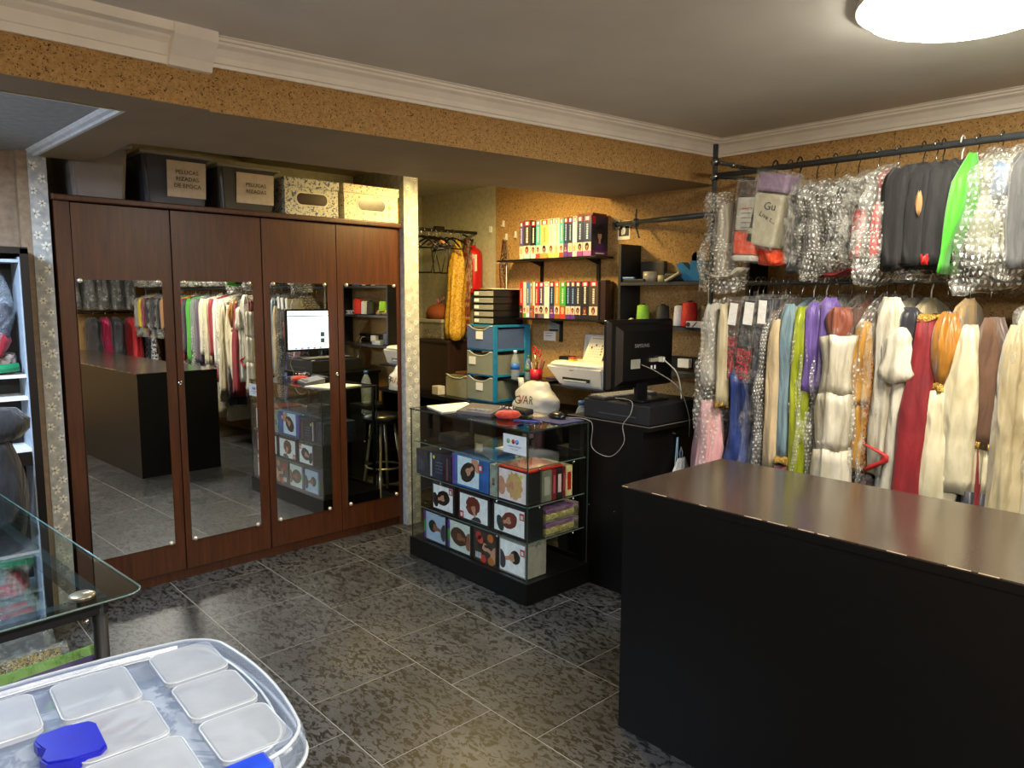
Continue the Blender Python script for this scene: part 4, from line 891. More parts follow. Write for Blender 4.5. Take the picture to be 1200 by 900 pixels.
L = [('#c02020', '#2a2a2a', HBROWN, 26, 'red'), ('#c9c4b8', '#5a9a2a', HRED, 22, 'white and green'), ('#3a6ab0', '#b8c8e0', HBLOND, 25, 'blue'), ('#8a7a5a', '#8a5a4a', HBLACK, 22, 'patterned brown'), ('#d8d0c4', '#b02020', HBLACK, 13, 'thin white'), ('#c42222', '#2a2a2a', HRED, 26, 'scarlet'), ('#4a3a5a', '#5a5060', HBLACK, 38, 'plum'), ('#e2dac8', '#d8d0b8', HBROWN, 34, 'cream'), ('#1e2a48', '#5a2a80', HBROWN, 33, 'navy'), ('#b07828', '#8a4a20', HBROWN, 36, 'ochre'), ('#3a9a3a', '#b03020', HBLOND, 38, 'bright green'), ('#1c2848', '#5a2a80', HBLOND, 30, 'dark blue'), ('#202c50', '#5a2a80', HRED, 30, 'slate blue'), ('#2a2c30', '#1c1c20', HBROWN, 34, 'black and grey'), ('#222428', '#1c1c20', HRED, 50, 'wide black'), ('#4a3c2c', '#241e1a', HRED, 52, 'wide brown')]
tot = sum(u[3] for u in L); y = 3.842; span = 3.842-3.10
for k, (c, c2, hair, wd, nm) in enumerate(L):
    w_ = span*wd/tot; spine(y-w_, y, S2+.001, .252, c, c2, hair, '%s wig box spine, %s from left, lower wall shelf' % (nm, ordn[k]), 'wig boxes on the lower wall shelf', txt='#8fb8d8' if k in (8, 11, 12) else '#d0ccc0', logo=wd > 14 and k not in (0, 1, 2)); y -= w_
q = B().box((3.64, 3.05, S2+.001), (3.69, 3.097, S2+.26), plain('#2a1614', .4), .002); tag(q.obj('wig_box'), 'dark maroon wig box at the near end of the lower wall shelf', 'box', 'wig boxes on the lower wall shelf')
# notes, polaroid
def note(y0, y1, z0, z1, m, label, lines=0, cat='note', band=None):
    t = thing('wall_note', label, cat, (3.797, (y0+y1)/2, z0)); B().box((3.7965, y0, z0), (3.7995, y1, z1), m).obj('paper', t); mt = face_mx((3.7965, (y0+y1)/2, (z0+z1)/2)); w_ = y1-y0; h_ = z1-z0
    q = B(); 
    if lines:
        for k in range(lines): rect(q, mt, -w_*.35, h_*.3-k*h_*.6/max(1, lines), w_*(.3-.1*(k % 2)), h_*.3-k*h_*.6/max(1, lines)+.003, plain('#55555a', .6), .0006)
    if band: rect(q, mt, -w_*.4, -h_*.45, w_*.4, -h_*.28, plain(band, .6), .0008)
    if len(q.bm.verts): q.obj('print', t)
    else: q.bm.free()
note(3.60, 3.715, 1.352, 1.432, plain('#8f9290', .5), 'grey printed card with a dark band pinned under the wig shelf', 3, band='#1c1c20'); note(3.64, 3.76, 1.285, 1.352, PAPER, 'small white note pinned below the grey card', 2)
t = thing('photograph', 'small black and white instant photo pinned on the cork right of the wig boxes', 'photo', (3.797, 3.0, 1.98)); B().box((3.7965, 2.985, 1.975), (3.7995, 3.085, 2.095), WHITE).obj('paper', t)
q = B(); mt = face_mx((3.7965, 3.035, 2.042)); rect(q, mt, -.042, -.045, .042, .045, BLKM, .0005); q.prism(blob(0, -.008, .014, .028, 12, .1), .0008, .001, WPRINT, mt); q.prism(blob(-.014, -.02, .008, .02, 10, .1), .0008, .001, WPRINT, mt); q.obj('picture', t)
# ================================================================== PRINTER SHELF
PZ = 1.012
wall_shelf(2.93, 4.10, PZ, 'black shelf on the cork wall under the printer', 3.50)
t = thing('printer', 'white inkjet printer on the black wall shelf', 'printer', (3.63, 3.2, PZ))
PW = plain('#d5d3cf', .4, var=.02)
q = B()
Yn, Yf = 2.955, 3.415
lo = [(3.545, Yn+.02), (3.545, Yf-.06), (3.79, Yf-.06), (3.79, Yn+.02)]; hi = [(3.505, Yn), (3.505, Yf+.045), (3.79, Yf+.045), (3.79, Yn)]
Lv = [q.bm.verts.new((x_, y_, PZ+.001)) for x_, y_ in lo]; Hv = [q.bm.verts.new((x_, y_, PZ+.135)) for x_, y_ in hi]
q.face(Lv, PW); q.face(Hv[::-1], PW)
for i in range(4): q.face([Lv[i], Lv[(i+1) % 4], Hv[(i+1) % 4], Hv[i]], PW)
bmesh.ops.bevel(q.bm, geom=q.bm.edges[:], offset=.012, segments=3, affect='EDGES'); q.obj('body', t)
q = B(); q.loft([((3.65, (Yn+Yf)/2+.02, PZ+.134), .14, .245), ((3.65, (Yn+Yf)/2+.02, PZ+.15), .138, .24), ((3.655, (Yn+Yf)/2+.02, PZ+.162), .12, .22), ((3.66, (Yn+Yf)/2+.02, PZ+.166), .08, .18)], plain('#dedbd0', .4, var=.02), 32, True, 0, sq=.35); q.obj('scanner_lid', t)
q = B(); q.prism([(-.12, -.012), (.11, -.012), (.12, .014), (-.13, .014)], 0, .004, BLK, frame((3.528, 3.185, PZ+.048), (0, -1, 0), (.29, 0, 1))); q.obj('paper_slot', t)
q = B(); q.prism([(-.115, -.012), (.09, -.012), (.09, -.004), (-.115, -.004)], .004, .007, plain('#9aa0a8', .4), frame((3.528, 3.185, PZ+.048), (0, -1, 0), (.29, 0, 1))); q.obj('output_tray', t)
q = B().box((3.505, 3.20, PZ+.108), (3.508, 3.23, PZ+.112), BLK); q.obj('logo_mark', t)
q = B().box((3.52, 3.44, PZ), (3.70, 3.60, PZ+.018), BLK, .004); tag(q.obj('tablet'), 'flat black device lying on the shelf left of the printer', 'tablet')
q = B().box((3.62, 3.46, PZ+.018), (3.76, 3.56, PZ+.03), plain('#3a3a50', .3), .003); tag(q.obj('wallet'), 'dark purple wallet on the flat black device', 'wallet')
def bottle(x_, y_, z_, h, label, capc='#c8d8e8', lab='#2a6ac0', r=.032):
    t = thing('water_bottle', label, 'bottle', (x_, y_, z_)); g_ = glass('#eef5f6', 1.3)
    g_ = haze_plastic('#b4c0c4', .34, .08)
    B().lathe([(.6*r, 0), (r, .01*1), (r*.9, h*.08), (r, h*.14), (r*.92, h*.22), (r, h*.3), (r, h*.55), (r*.95, h*.62), (r*.85, h*.70), (r*.5, h*.84), (r*.36, h*.88), (r*.36, h*.93)], (x_, y_, z_+.001), g_, 20).obj('body', t)
    if lab: B().lathe([(r*1.02, h*.36), (r*1.02, h*.56)], (x_, y_, z_+.001), plain(lab, .4), 20).obj('paper_label', t)
    B().lathe([(r*.42, h*.91), (r*.42, h), (0, h)], (x_, y_, z_+.001), plain(capc, .4), 14).obj('cap', t)
bottle(3.55, 3.80, PZ-.008, .215, 'clear water bottle with a blue label on the shelf left of the pen cup')
bottle(3.60, 3.715, PZ-.008, .18, 'second clear bottle with a green label between the water bottle and pen cup', '#3a6a3a', '#4a7a4a', .026)
tag(B().box((3.24, 2.84, .655), (3.50, 3.08, .68), BLKM).box((3.48, 2.86, 0), (3.50, 3.06, .655), BLKM).box((3.24, 2.86, 0), (3.26, 3.06, .655), BLKM).obj('plant_stand'), 'low black stand behind the display case that carries the big bottle', 'stand')
bottle(3.33, 2.965, .68, .285, 'big clear bottle with a blue cap behind the display case', '#3a5a8a', None, .045)
t = thing('pen_cup', 'red pen cup packed with pens and scissors on the shelf', 'pen cup', (3.60, 3.635, PZ))
B().lathe([(.040, 0), (.046, .085), (.043, .085), (.037, .004), (0, .004)], (3.60, 3.635, PZ-.002), plain('#b8142a', .4), 24).obj('cup', t)
rnd = random.Random(8)
for k, c in enumerate(('#1c2c7a', '#c08030', '#16161a', '#2a3a8a', '#b0a090', '#15151a', '#a02828', '#30302c')):
    a = k*.8; bx, by = 3.60+.02*math.cos(a), 3.635+.02*math.sin(a); tx, ty = 3.60+.055*math.cos(a), 3.635+.06*math.sin(a)
    tag(B().tube([(bx, by, PZ+.012), (tx, ty, PZ+rnd.uniform(.13, .165))], .005, plain(c, .35), 7).obj('pen'), ('blue', 'orange', 'black', 'dark blue', 'beige', 'short black', 'dark red', 'olive')[k]+' pen standing in the red pen cup', 'pen', 'pens in the red cup')
t = thing('scissors', 'scissors with red handles standing in the red pen cup', 'scissors', (3.60, 3.64, PZ))
q = B().tube([(3.6, 3.635, PZ+.02), (3.6, 3.65, PZ+.19)], .004, STEEL, 6); q.obj('blades', t)
q = B(); q.tube([(3.6, 3.655+.018*math.cos(a_*PI/5), PZ+.215+.026*math.sin(a_*PI/5)) for a_ in range(10)], .005, RED, 6, True); q.tube([(3.6, 3.605+.016*math.cos(a_*PI/5), PZ+.195+.022*math.sin(a_*PI/5)) for a_ in range(10)], .005, RED, 6, True); q.obj('handles', t)
q = B().box((3.70, 3.33, PZ+.168), (3.75, 3.46, PZ+.20), BLK, .006); 
tag(B().box((3.60, 3.32, PZ+.160), (3.68, 3.42, PZ+.190), BLK, .01).obj('stapler'), 'small black stapler on the back of the printer lid', 'stapler'); q.bm.free()
t = thing('calendar', 'white desk calendar with a printed month page leaning behind the printer', 'calendar', (3.72, 3.2, PZ+.16))
q = B(); q.face([(3.70, 3.29, PZ+.165), (3.70, 3.12, PZ+.165), (3.76, 3.12, PZ+.325), (3.76, 3.265, PZ+.325)], plain('#d8cfb8', .7, var=.03)); q.obj('page', t)
mt = frame((3.7295, 3.20, PZ+.245), (0, -1, 0), (.35, 0, .94)); q = B()
for r_ in range(5):
    for c_ in range(6): rect(q, mt, -.055+.02*c_, -.06+.018*r_, -.049+.02*c_, -.055+.018*r_, plain('#8a8678', .6), .001)
for c_ in range(4): rect(q, mt, .052, -.045+.02*c_, .062, -.033+.02*c_, plain('#5a5a60', .6), .0012)
rect(q, mt, -.04, .0, -.028, .012, BLKM, .0012); rect(q, mt, -.005, .018, .007, .03, BLKM, .0012); rect(q, mt, -.05, .068, .06, .074, plain('#a08a80', .6), .0012); q.obj('print', t)
q = B(); q.prism([(3.118, PZ+.16), (3.345, PZ+.16), (3.325, PZ+.335), (3.118, PZ+.335)], 3.765, 3.768, plain('#a8acb8', .6), Matrix(((0, 0, 1, 0), (1, 0, 0, 0), (0, 1, 0, 0), (0, 0, 0, 1)))); tag(q.obj('document'), 'pale grey sheet standing behind the desk calendar', 'paper')
q = B().box((3.56, 3.245, PZ+.163), (3.60, 3.29, PZ+.178), plain('#d8c81e', .5)).box((3.56, 3.245, PZ+.1785), (3.60, 3.29, PZ+.19), plain('#c84a3a', .5)); tag(q.obj('eraser_box'), 'tiny yellow and red box on the printer lid', 'box')
# carrier bag
t = thing('carrier_bag', 'white plastic carrier bag with black and red lettering behind the display case', 'bag', (3.40, 3.38, DZ))
BGM = plain('#bdbbb4', .35, var=.08, scale=12, bmp=.5)
q = B(); Rg = []
for i in range(12):
    f = i/11; Rg.append(((3.40, 3.43+.01*math.sin(i), DZ+.002+.20*f), .11*(1-.55*f**2.5), (.20)*(1-.62*f**2.2)*(.92+.08*math.sin(PI*f))))
q.loft(Rg, BGM, 36, True, .07, 5, 2, crumple=.012); q.obj('sack', t)
q = B().loft([((3.38, 3.53, DZ+.13), .03, .04), ((3.37, 3.545, DZ+.18), .018, .022), ((3.37, 3.55, DZ+.215), .018, .024)], BGM, 12, True, .2); q.obj('knot', t)
tx = plain('#181418', .5)
for s_, y_, m_ in (('G', 3.49, tx), ('V', 3.445, plain('#a02828', .5)), ('A', 3.40, tx), ('R', 3.355, tx)):
    yl = 3.43+(y_-3.4225)*.95; sl = (yl-3.43)/.20; text(s_, .078, m_, t, frame((3.40-.116*math.sqrt(1-sl*sl)-.004, yl, DZ+.085-(.008 if s_ == 'G' else 0)), (sl*.5, -1, 0), (.10, sl*.05, 1)))
# ================================================================== BLACK SHELF UNIT
t = thing('shelf_unit', 'black open shelf unit on the cork wall above the monitor', 'shelf unit', (3.7, 2.6, 1.13))
B().box((3.60, 2.895, 1.13), (3.799, 2.915, 1.93), BLKM).obj('side_panel', t); B().box((3.60, 2.02, 1.13), (3.799, 2.04, 1.93), BLKM).obj('side_panel', t)
for z in (1.675, 1.41, 1.14): B().box((3.60, 2.04, z), (3.799, 2.895, z+.020), plain('#26282a', .5)).obj('shelf_board', t)
SH1, SH2 = 1.696, 1.431
def cone(x_, y_, z_, r, h, c, label, cap=None):
    t = thing('thread_spool', label, 'spool', (x_, y_, z_))
    m = plain(c, .7, var=.12, scale=80, bmp=.3)
    B().lathe([(r*1.02, .004), (r*1.05, .01), (r*.92, h*.95), (r*.5, h)], (x_, y_, z_), m, 22).obj('thread', t)
    B().lathe([(r*.5, 0), (r*.5, .004), (r*.3, .004)], (x_, y_, z_), BLK, 14).lathe([(r*.35, h), (r*.35, h+.008), (0, h+.008)], (x_, y_, z_), BLK, 12).obj('core', t)
cone(3.66, 2.762, SH2+.03, .038, .095, '#7cae2a', 'lime green thread spool in the lower shelf of the black unit'); cone(3.64, 2.60, SH2, .040, .125, '#1a1c1c', 'black thread spool between the lime and white ones'); cone(3.65, 2.485, SH2, .036, .125, '#b8bcc8', 'white thread spool left of the red one'); cone(3.63, 2.405, SH2, .045, .145, '#b41c18', 'bright red thread spool on the black unit'); cone(3.67, 2.32, SH2, .042, .125, '#6a5a44', 'brown thread spool right of the red one')
cone(3.72, 2.83, SH2, .034, .09, '#222420', 'dark thread spool behind the wicker baskets')
WK = crackle('wicker', '#6a4a28', '#a9824e', 90)
for y_, c_, lb in ((2.835, '#6a4a28', 'small brown wicker basket, left of the pair on the black unit'), (2.745, '#a9946a', 'small pale wicker basket, right of the pair on the black unit')):
    t = thing('wicker_basket', lb, 'basket', (3.645, y_, SH2)); B().lathe([(.026, 0), (.036, .012), (.040, .026), (.036, .026), (.030, .006), (0, .005)], (3.637, y_, SH2), WK, 22).obj('bowl', t)
    q = B(); rr = random.Random(int(y_*100))
    for k in range(8): a = rr.uniform(0, 6.3); r = rr.uniform(0, .02); sphere(q, (3.637+r*math.cos(a), y_+r*math.sin(a), SH2+.024+rr.uniform(0, .012)), .009, plain(rr.choice(['#c9c9b8', '#8ab030', '#7a9ac8', '#d8c890']), .5), 8)
    q.obj('notions', t)
t = thing('tape_dispenser', 'blue tape dispenser at the right end of the upper shelf of the black unit', 'tape dispenser', (3.66, 2.42, SH1)); BLU = plain('#1c7ab4', .35)
q = B(); PT = [(0, 0), (.115, 0), (.115, .115), (.035, .115), (.035, .06), (-.025, .11), (-.06, .095), (-.02, .02)]
q.prism(PT, -.035, .035, BLU, frame((3.66, 2.445, SH1+.001), (0, -1, 0), (0, 0, 1))); q.obj('body', t)
B().lathe([(.032, -.012), (.032, .012), (.014, .012), (.014, -.012), (.032, -.012)], (3.66, 2.385, SH1+.135), plain('#cfc394', .3), 24, 'x').obj('tape_roll', t)
def roll(x_, y_, z_, r, h, c, label): tag(B().lathe([(r*.55, 0), (r, 0), (r, h), (r*.55, h), (r*.55, 0)], (x_, y_, z_), plain(c, .3), 24).obj('tape_roll'), label, 'tape')
roll(3.66, 2.715, SH1, .043, .062, '#9a9480', 'large roll of beige packing tape on the upper shelf of the black unit'); roll(3.65, 2.625, SH1, .021, .038, '#c9c090', 'small roll of cream tape beside the packing tape')
q = B().loft([((3.66, 2.60-.02*i, SH1+.035), .03, .034*math.sin(PI*(i+1)/9)+.005) for i in range(8)], BLKM, 14, True, .3, 4, 2); q.bm.free()
tag(B().box((3.62, 2.46, SH1), (3.72, 2.59, SH1+.055), BLKM, .02, seg=3).obj('cloth_bundle'), 'black bundle between the tape rolls and the blue dispenser', 'bundle')
q = B(); q.box((0, 0, 0), (.03, .11, .012), plain('#b9b090', .4), .002, Matrix.Translation((3.585, 2.455, SH1+.045)) @ Matrix.Rotation(-.45, 4, 'X')); tag(q.obj('folding_ruler'), 'pale folding ruler jutting out below the blue dispenser', 'ruler')
t = thing('cutter_knife', 'blue handled cutter at the left end of the upper shelf of the black unit', 'knife', (3.62, 2.84, SH1)); B().box((3.605, 2.80, SH1+.018), (3.625, 2.885, SH1+.030), plain('#4a78b8', .4), .004).obj('handle', t); B().box((3.604, 2.72, SH1), (3.63, 2.88, SH1+.017), BLKM, .003).obj('blade_holder', t)
q = B().box((3.75, 2.68, SH1), (3.79, 2.86, SH1+.13), plain('#3a3830', .6), .01); tag(q.obj('pouch'), 'dark upright pouch at the back of the upper shelf of the black unit', 'pouch')
t = thing('ribbon_box', 'white box printed with blue circles on the lower shelf of the black unit', 'box', (3.63, 2.34, SH2)); B().box((3.585, 2.262, SH2-.0), (3.625, 2.40, SH2+.036), plain('#c0c0cc', .5), .002).obj('carton', t)
q = B(); mt = face_mx((3.585, 2.33, SH2+.018)); q.prism(blob(-.052, 0, .013, .013, 14, 0), .0004, .001, plain('#1c2860', .5), mt).prism(blob(.052, 0, .013, .013, 14, 0), .0004, .001, plain('#1c2860', .5), mt).prism([(-.03, -.016), (-.02, -.016), (.01, .016), (0, .016)], .0004, .001, plain('#2a3a80', .5), mt); q.obj('print', t)
# items on the bottom board, seen only in the fourth mirror
tag(B().box((3.62, 2.63, 1.1605), (3.79, 2.76, 1.20), plain('#a8a8a8', .3, .4), .004).obj('disc_player'), 'flat silver device on the bottom board of the black unit', 'device')
tag(B().box((3.63, 2.79, 1.1605), (3.78, 2.885, 1.27), BLK, .008).obj('speaker_box'), 'small glossy black box on the bottom board of the black unit', 'box')
# cork wall rail stub with a ring
t = thing('pipe_rail', 'dark metal pipe running from the cork wall to the clothes rack', 'pipe', (3.62, 2.6, 2.05))
B().tube([(3.795, 3.09, 2.075), (3.47, 2.16, 2.045)], .016, GUN, 12).obj('pipe', t); B().lathe([(.035, -.006), (.035, .0), (.02, .012), (.02, -.006)], (3.79, 3.085, 2.075), GUN, 16, 'x').obj('flange', t)
q = B().lathe([(.024, -.012), (.030, 0), (.024, .012)], (3.72, 2.88, 2.068), GUN, 16, 'y'); q.tube([(3.72, 2.88, 2.10), (3.71, 2.87, 2.15)], .006, GUN, 8); q.tube([(3.72, 2.88, 2.04), (3.70, 2.85, 2.0), (3.69, 2.83, 1.97)], .006, GUN, 8); q.obj('clamp', t)
# ================================================================== CLOTHES RACK
RU, RL = 2.238, 1.677
t = thing('clothes_rack', 'long two-rail metal pipe clothes rack along the cork wall', 'clothes rack', (3.45, 0, 0))
B().tube([(3.45, 2.16, ZC-.09), (3.45, 2.16, 0)], .014, GUN, 12).obj('upright', t); B().tube([(3.45, -1.9, ZC), (3.45, -1.9, 0)], .014, GUN, 12).obj('upright', t);
B().tube([(3.45, 2.16, RU), (3.45, -1.95, RU)], .015, GUN, 12).obj('upper_rail', t); B().tube([(3.45, 2.14, RL), (3.45, -1.95, RL)], .012, GUN, 12).obj('lower_rail', t)
B().tube([(3.45, 2.16, 2.31), (3.795, 2.13, 2.31)], .011, GUN, 10).obj('wall_strut', t); B().tube([(3.45, 2.16, 2.235), (3.795, 2.13, 2.26)], .011, GUN, 10).obj('wall_strut', t)
for p in ((3.45, 2.16, 2.31), (3.45, 2.16, 2.235)):
    q = B(); sphere(q, p, .026, plain('#8a8a88', .25, 1), 14); q.obj('joint', t)
q = B(); sphere(q, (3.60, 2.145, 2.31), .017, STEEL, 12); q.obj('joint', t)
HF = film(True, .16); HFB = film(True, .22, cell=.022); CF = film(False, .09); CF2 = film(False, .30, crink=1.6)
def yp(px): return 3.25*at(px, 400, 'X', 3.25).y/3.25
WS = cloth('#bdb6a2', .45, .4, '#9c937a', .1); CRE = cloth('#c2b694', .5, .4, '#a39570'); GL = 'costumes on the lower rail of the wall rack'; GU = 'costumes on the upper rail of the wall rack'
GTRIM = crackle('gold_braid', '#6a4a10', '#d0a840', 120, .35)
zt = 1.60
def LC(px, parts, label, hk=STEEL): return costume(yp(px), RL, zt, parts, label, group=GL, hk=hk)
PINK = cloth('#c89090', .7, .4, '#d8a8a8')
LC(836, [('rings', 'lace_blouse', cloth('#b9b5a8', .8, .6, '#8d897c'), {'R': [((3.25, yp(836), 1.57-.42*i/10), .05+.02*math.sin(i), .02+.03*min(1, i/3)) for i in range(11)]}), ('rings', 'skirt', PINK, {'R': [((3.25, yp(836)-.0, 1.08-.45*i/10), .05+.01*i/3, .045+.004*i) for i in range(11)], 'fold': .4}), ('bag', 'heart_film_cover', HF, {'z1': .60, 'x': 3.33, 'hw': .17, 'th': .066, 'z0': 1.60})], 'white lace and pink costume in heart-printed film, nearest the corner post')
LC(852, [('rings', 'panel', CRE, {'R': [((3.23, yp(852), 1.57-.50*i/10), .045, .012+.02*min(1, i/2)) for i in range(11)], 'fold': .1}), ('rings', 'trim', GTRIM, {'R': [((3.23, yp(852), 1.09-.03*i/3), .05, .034) for i in range(4)], 'label': 'yellow trim'})], 'narrow cream tabard with a yellow hem near the corner post')
NV = cloth('#24397a', .4, .6, '#16244c')
LC(868, [('body', 'trousers', NV, {'z1': .55, 'th': .075, 'hw': .26, 'z0': 1.30})], 'shiny navy blue costume hanging below the sealed accessory packs')
def pack(px, zr, z0, z1, cols, label, w=.05, lab=True, tilt=0, rail=RL):
    y = yp(px); t = thing('costume_pack', label, 'pack', (3.28, y, z1)); hook(t, 3.43, y, rail+.010)
    n = len(cols)
    rot = Matrix.Translation((3.30, y, z0)) @ Matrix.Rotation(tilt, 4, 'X') @ Matrix.Translation((-3.30, -y, -z0))
    for k, (f0, f1, c) in enumerate(cols):
        B().box((3.21, y-w*.42, z0-(z0-z1)*f1+.002), (3.42, y+w*.42, z0-(z0-z1)*f0), c, .010, rot).obj('folded_fabric', t)
    if lab:
        B().box((3.205, y-w*.30, z0-(z0-z1)*.30), (3.2095, y+w*.25, z0-.01), PAPER, 0, rot).obj('card_label', t)
    B().box((3.195, y-w*.5, z1-.012), (3.43, y+w*.5, z0+.02), CF, .014, rot).obj('clear_wrap', t)
    if rail == RL: B().box((3.40, y-.008, z0), (3.43, y+.008, RL-.04), CF).obj('hang_tab', t)
    else: B().box((3.40, y-.006, z0), (3.44, y+.006, rail-.05), BLK).obj('hang_tab', t)
REDM = crackle('red_lace', '#3a0c10', '#b01a28', 60); BV = cloth('#1c1a20', .5)
pack(864, RL, 1.585, 1.20, [(0, .45, cloth('#4a3024', .6)), (.45, 1, REDM)], 'sealed pack of dark red lace with a white label on the lower rail', .075, True, .12)
pack(882, RL, 1.590, 1.20, [(0, .6, BV), (.6, 1, REDM)], 'sealed black pack with a silver edge and red corner on the lower rail', .085, True, .10)
pack(897, RL, 1.60, 1.20, [(0, 1, cloth('#23202c', .5))], 'sealed dark pack behind the silver-edged one on the lower rail', .07, True, .05)
LC(886, [('body', 'skirt', cloth('#1c2548', .35, .6), {'z1': .60, 'th': .05, 'z0': 1.30}), ('bag', 'clear_cover', film(False, .1, crink=1.3), {'z1': .58, 'th': .06, 'z0': 1.35})], 'dark blue costume in crackled clear film left of the brown trousers')
LC(900, [('body', 'trousers', cloth('#6e5a4a', .7), {'z1': .70, 'th': .04}), ('bag', 'heart_film_cover', HFB, {'z1': .6, 'th': .055})], 'taupe brown costume in heart-printed film with crumpled top')
LC(914, [('sleeve', 'sleeve', cloth('#bba47c', .7), {'z1': .80, 'r0': .04, 'r1': .035, 'x': 3.215, 'z0': 1.50}), ('body', 'coat', cloth('#5a5648', .6), {'z1': .55, 'th': .03})], 'dark coat with a long beige sleeve hanging straight')
LC(928, [('sleeve', 'sleeve', cloth('#6f868c', .55), {'z1': .85, 'r0': .045, 'r1': .040, 'z0': 1.57}), ('body', 'dress', cloth('#5f767e', .55), {'z1': .9, 'th': .035}), ('rings', 'trim', GTRIM, {'R': [((3.25, yp(928)-.01, .86-.03*i/3), .08, .045) for i in range(4)]}), ('rings', 'hem', cloth('#5a1a24'), {'R': [((3.25, yp(928)-.01, .82-.2*i/3), .08, .045) for i in range(4)]})], 'blue-grey satin dress with a gold band and dark red hem', WHITE)
YG = cloth('#98a016', .35, .5, '#6e780c')
LC(943, [('sleeve', 'sleeve', YG, {'z1': .70, 'r0': .048, 'r1': .035, 'x': 3.22}), ('body', 'dress', YG, {'z1': .6, 'th': .03}), ('bag', 'heart_film_cover', HFB, {'z1': .6, 'th': .05})], 'yellow-green satin costume in heart-printed film', WHITE)
PU = cloth('#6a4f94', .5, .5, '#4a3672'); GY = cloth('#b4b2a8', .4, .4)
LC(957, [('sleeve', 'sleeve', PU, {'z1': 1.18, 'r0': .05, 'r1': .045, 'z0': 1.58}), ('body', 'dress', GY, {'z1': .55, 'th': .04}), ('bag', 'heart_film_cover', HFB, {'z1': .5, 'th': .055})], 'purple sleeved costume over grey skirt in heart-printed film')
LC(973, [('sleeve', 'sleeve', PU, {'z1': 1.20, 'r0': .055, 'r1': .05, 'z0': 1.60}), ('body', 'skirt', GY, {'z1': .5, 'th': .05, 'z0': 1.25, 'hw': .23}), ('bag', 'clear_cover', CF, {'z1': .48, 'th': .065})], 'purple and pale grey costume in clear film right of the heart-film one')
tc = yp(990)
LC(990, [('rings', 'bodice', WS, {'R': [((3.185, tc, 1.44-.25*i/6), .055, .062-.012*math.sin(PI*i/6)) for i in range(7)]}), ('rings', 'gathered_tier', WS, {'R': [((3.185, tc, 1.19-.25*i/6), .06, .055+.016*math.sin(PI*i/6)) for i in range(7)]}), ('rings', 'gathered_tier', WS, {'R': [((3.185, tc, .94-.30*i/6), .065, .06+.03*i/6) for i in range(7)]}), ('rings', 'brown_scarf', cloth('#7a3a22', .6), {'R': [((3.19, tc+.005, 1.56-.13*i/5), .04, .02+.028*math.sin(PI*(i+.5)/6)) for i in range(6)], 'label': 'terracotta brown scarf'}), ('bag', 'clear_cover', CF, {'z1': .58, 'th': .085, 'hw': .31})], 'off-white gathered dress with a terracotta scarf in clear film')
BRN = cloth('#4a3020', .8, .6)
LC(1000, [('sleeve', 'sleeve', BRN, {'z1': .80, 'r0': .045, 'r1': .02, 'x': 3.26}), ('body', 'cape', cloth('#5e3522', .7), {'z1': .55, 'th': .04})], 'brown cape with a furry shoulder left of the mustard costume')
MU = cloth('#ad7c1e', .55, .5, '#8a5f14')
LC(1015, [('sleeve', 'sleeve', MU, {'z1': 1.15, 'r0': .04, 'r1': .045, 'z0': 1.5}), ('sleeve', 'skirt', MU, {'z1': .85, 'z0': 1.16, 'r0': .045, 'r1': .03}), ('bag', 'heart_film_cover', HF, {'z1': .8, 'th': .055})], 'mustard yellow costume in heart-printed film')
LC(1024, [('body', 'vest', crackle('floral_dark', '#2a2030', '#7a4a40', 50), {'z1': .75, 'th': .035}), ('sleeve', 'tassels', crackle('red_gold', '#6a1818', '#b08030', 90), {'z1': .85, 'z0': 1.4, 'r0': .02, 'r1': .03}), ('bag', 'clear_cover', CF2, {'z1': .6, 'th': .045})], 'dark flowered costume with red and gold tassels in crumpled film')
ty_ = yp(1045)
LC(1045, [('sleeve', 'sleeve', WS, {'z1': .86, 'r0': .06, 'r1': .05, 'z0': 1.60, 'fold': .5}), ('rings', 'red_cuff', plain('#a8201c', .6), {'R': [((3.172, ty_+.05, .985), .008, .008), ((3.168, ty_, .965), .010, .018), ((3.168, ty_-.035, .950), .010, .014), ((3.168, ty_-.032, .925), .010, .016), ((3.17, ty_+.01, .900), .010, .020), ((3.172, ty_+.045, .87), .008, .008)], 'label': 'red cuff edge', 'n': 12, 'fold': 0}), ('body', 'tunic', WS, {'z1': .5, 'th': .04}), ('sleeve', 'bunched_lace', WS, {'z1': 1.26, 'z0': 1.48, 'r0': .05, 'r1': .055, 'x': 3.19, 'y': -.05, 'puff': .02}), ('bag', 'clear_cover', CF, {'z1': 1.1, 'th': .08, 'hw': .27})], 'white tunic with a red-edged cuff in clear film', WHITE)
LC(1068, [('sleeve', 'black_sleeve', BV, {'z1': 1.32, 'r0': .05, 'r1': .05, 'z0': 1.56}), ('rings', 'gold_trim', GTRIM, {'R': [((3.22, yp(1068), 1.325), .05, .06), ((3.22, yp(1068), 1.30), .052, .062)], 'label': 'gold trim'}), ('sleeve', 'satin_skirt', WS, {'z1': .72, 'z0': 1.31, 'r0': .07, 'r1': .075, 'fold': .4}), ('body', 'robe', CRE, {'z1': .45, 'th': .05})], 'white satin robe with a black upper sleeve and gold trim', WHITE)
RD = cloth('#7c0810', .75, .35, '#5e060c', .05)
yr = yp(1088)
LC(1088, [('rings', 'bodice', RD, {'R': [((3.27-.01*i/12, yr+.02*i/12, 1.52-.95*i/12), .10+.03*i/12, .045+.05*min(1, i/5)-.02*max(0, (i-6)/6)) for i in range(13)]}), ('rings', 'gold_neckline', GTRIM, {'R': [((3.27, yr, 1.535), .09, .045), ((3.27, yr, 1.515), .105, .05)], 'label': 'gold trim'})], 'deep red gown with a gold braided neckline')
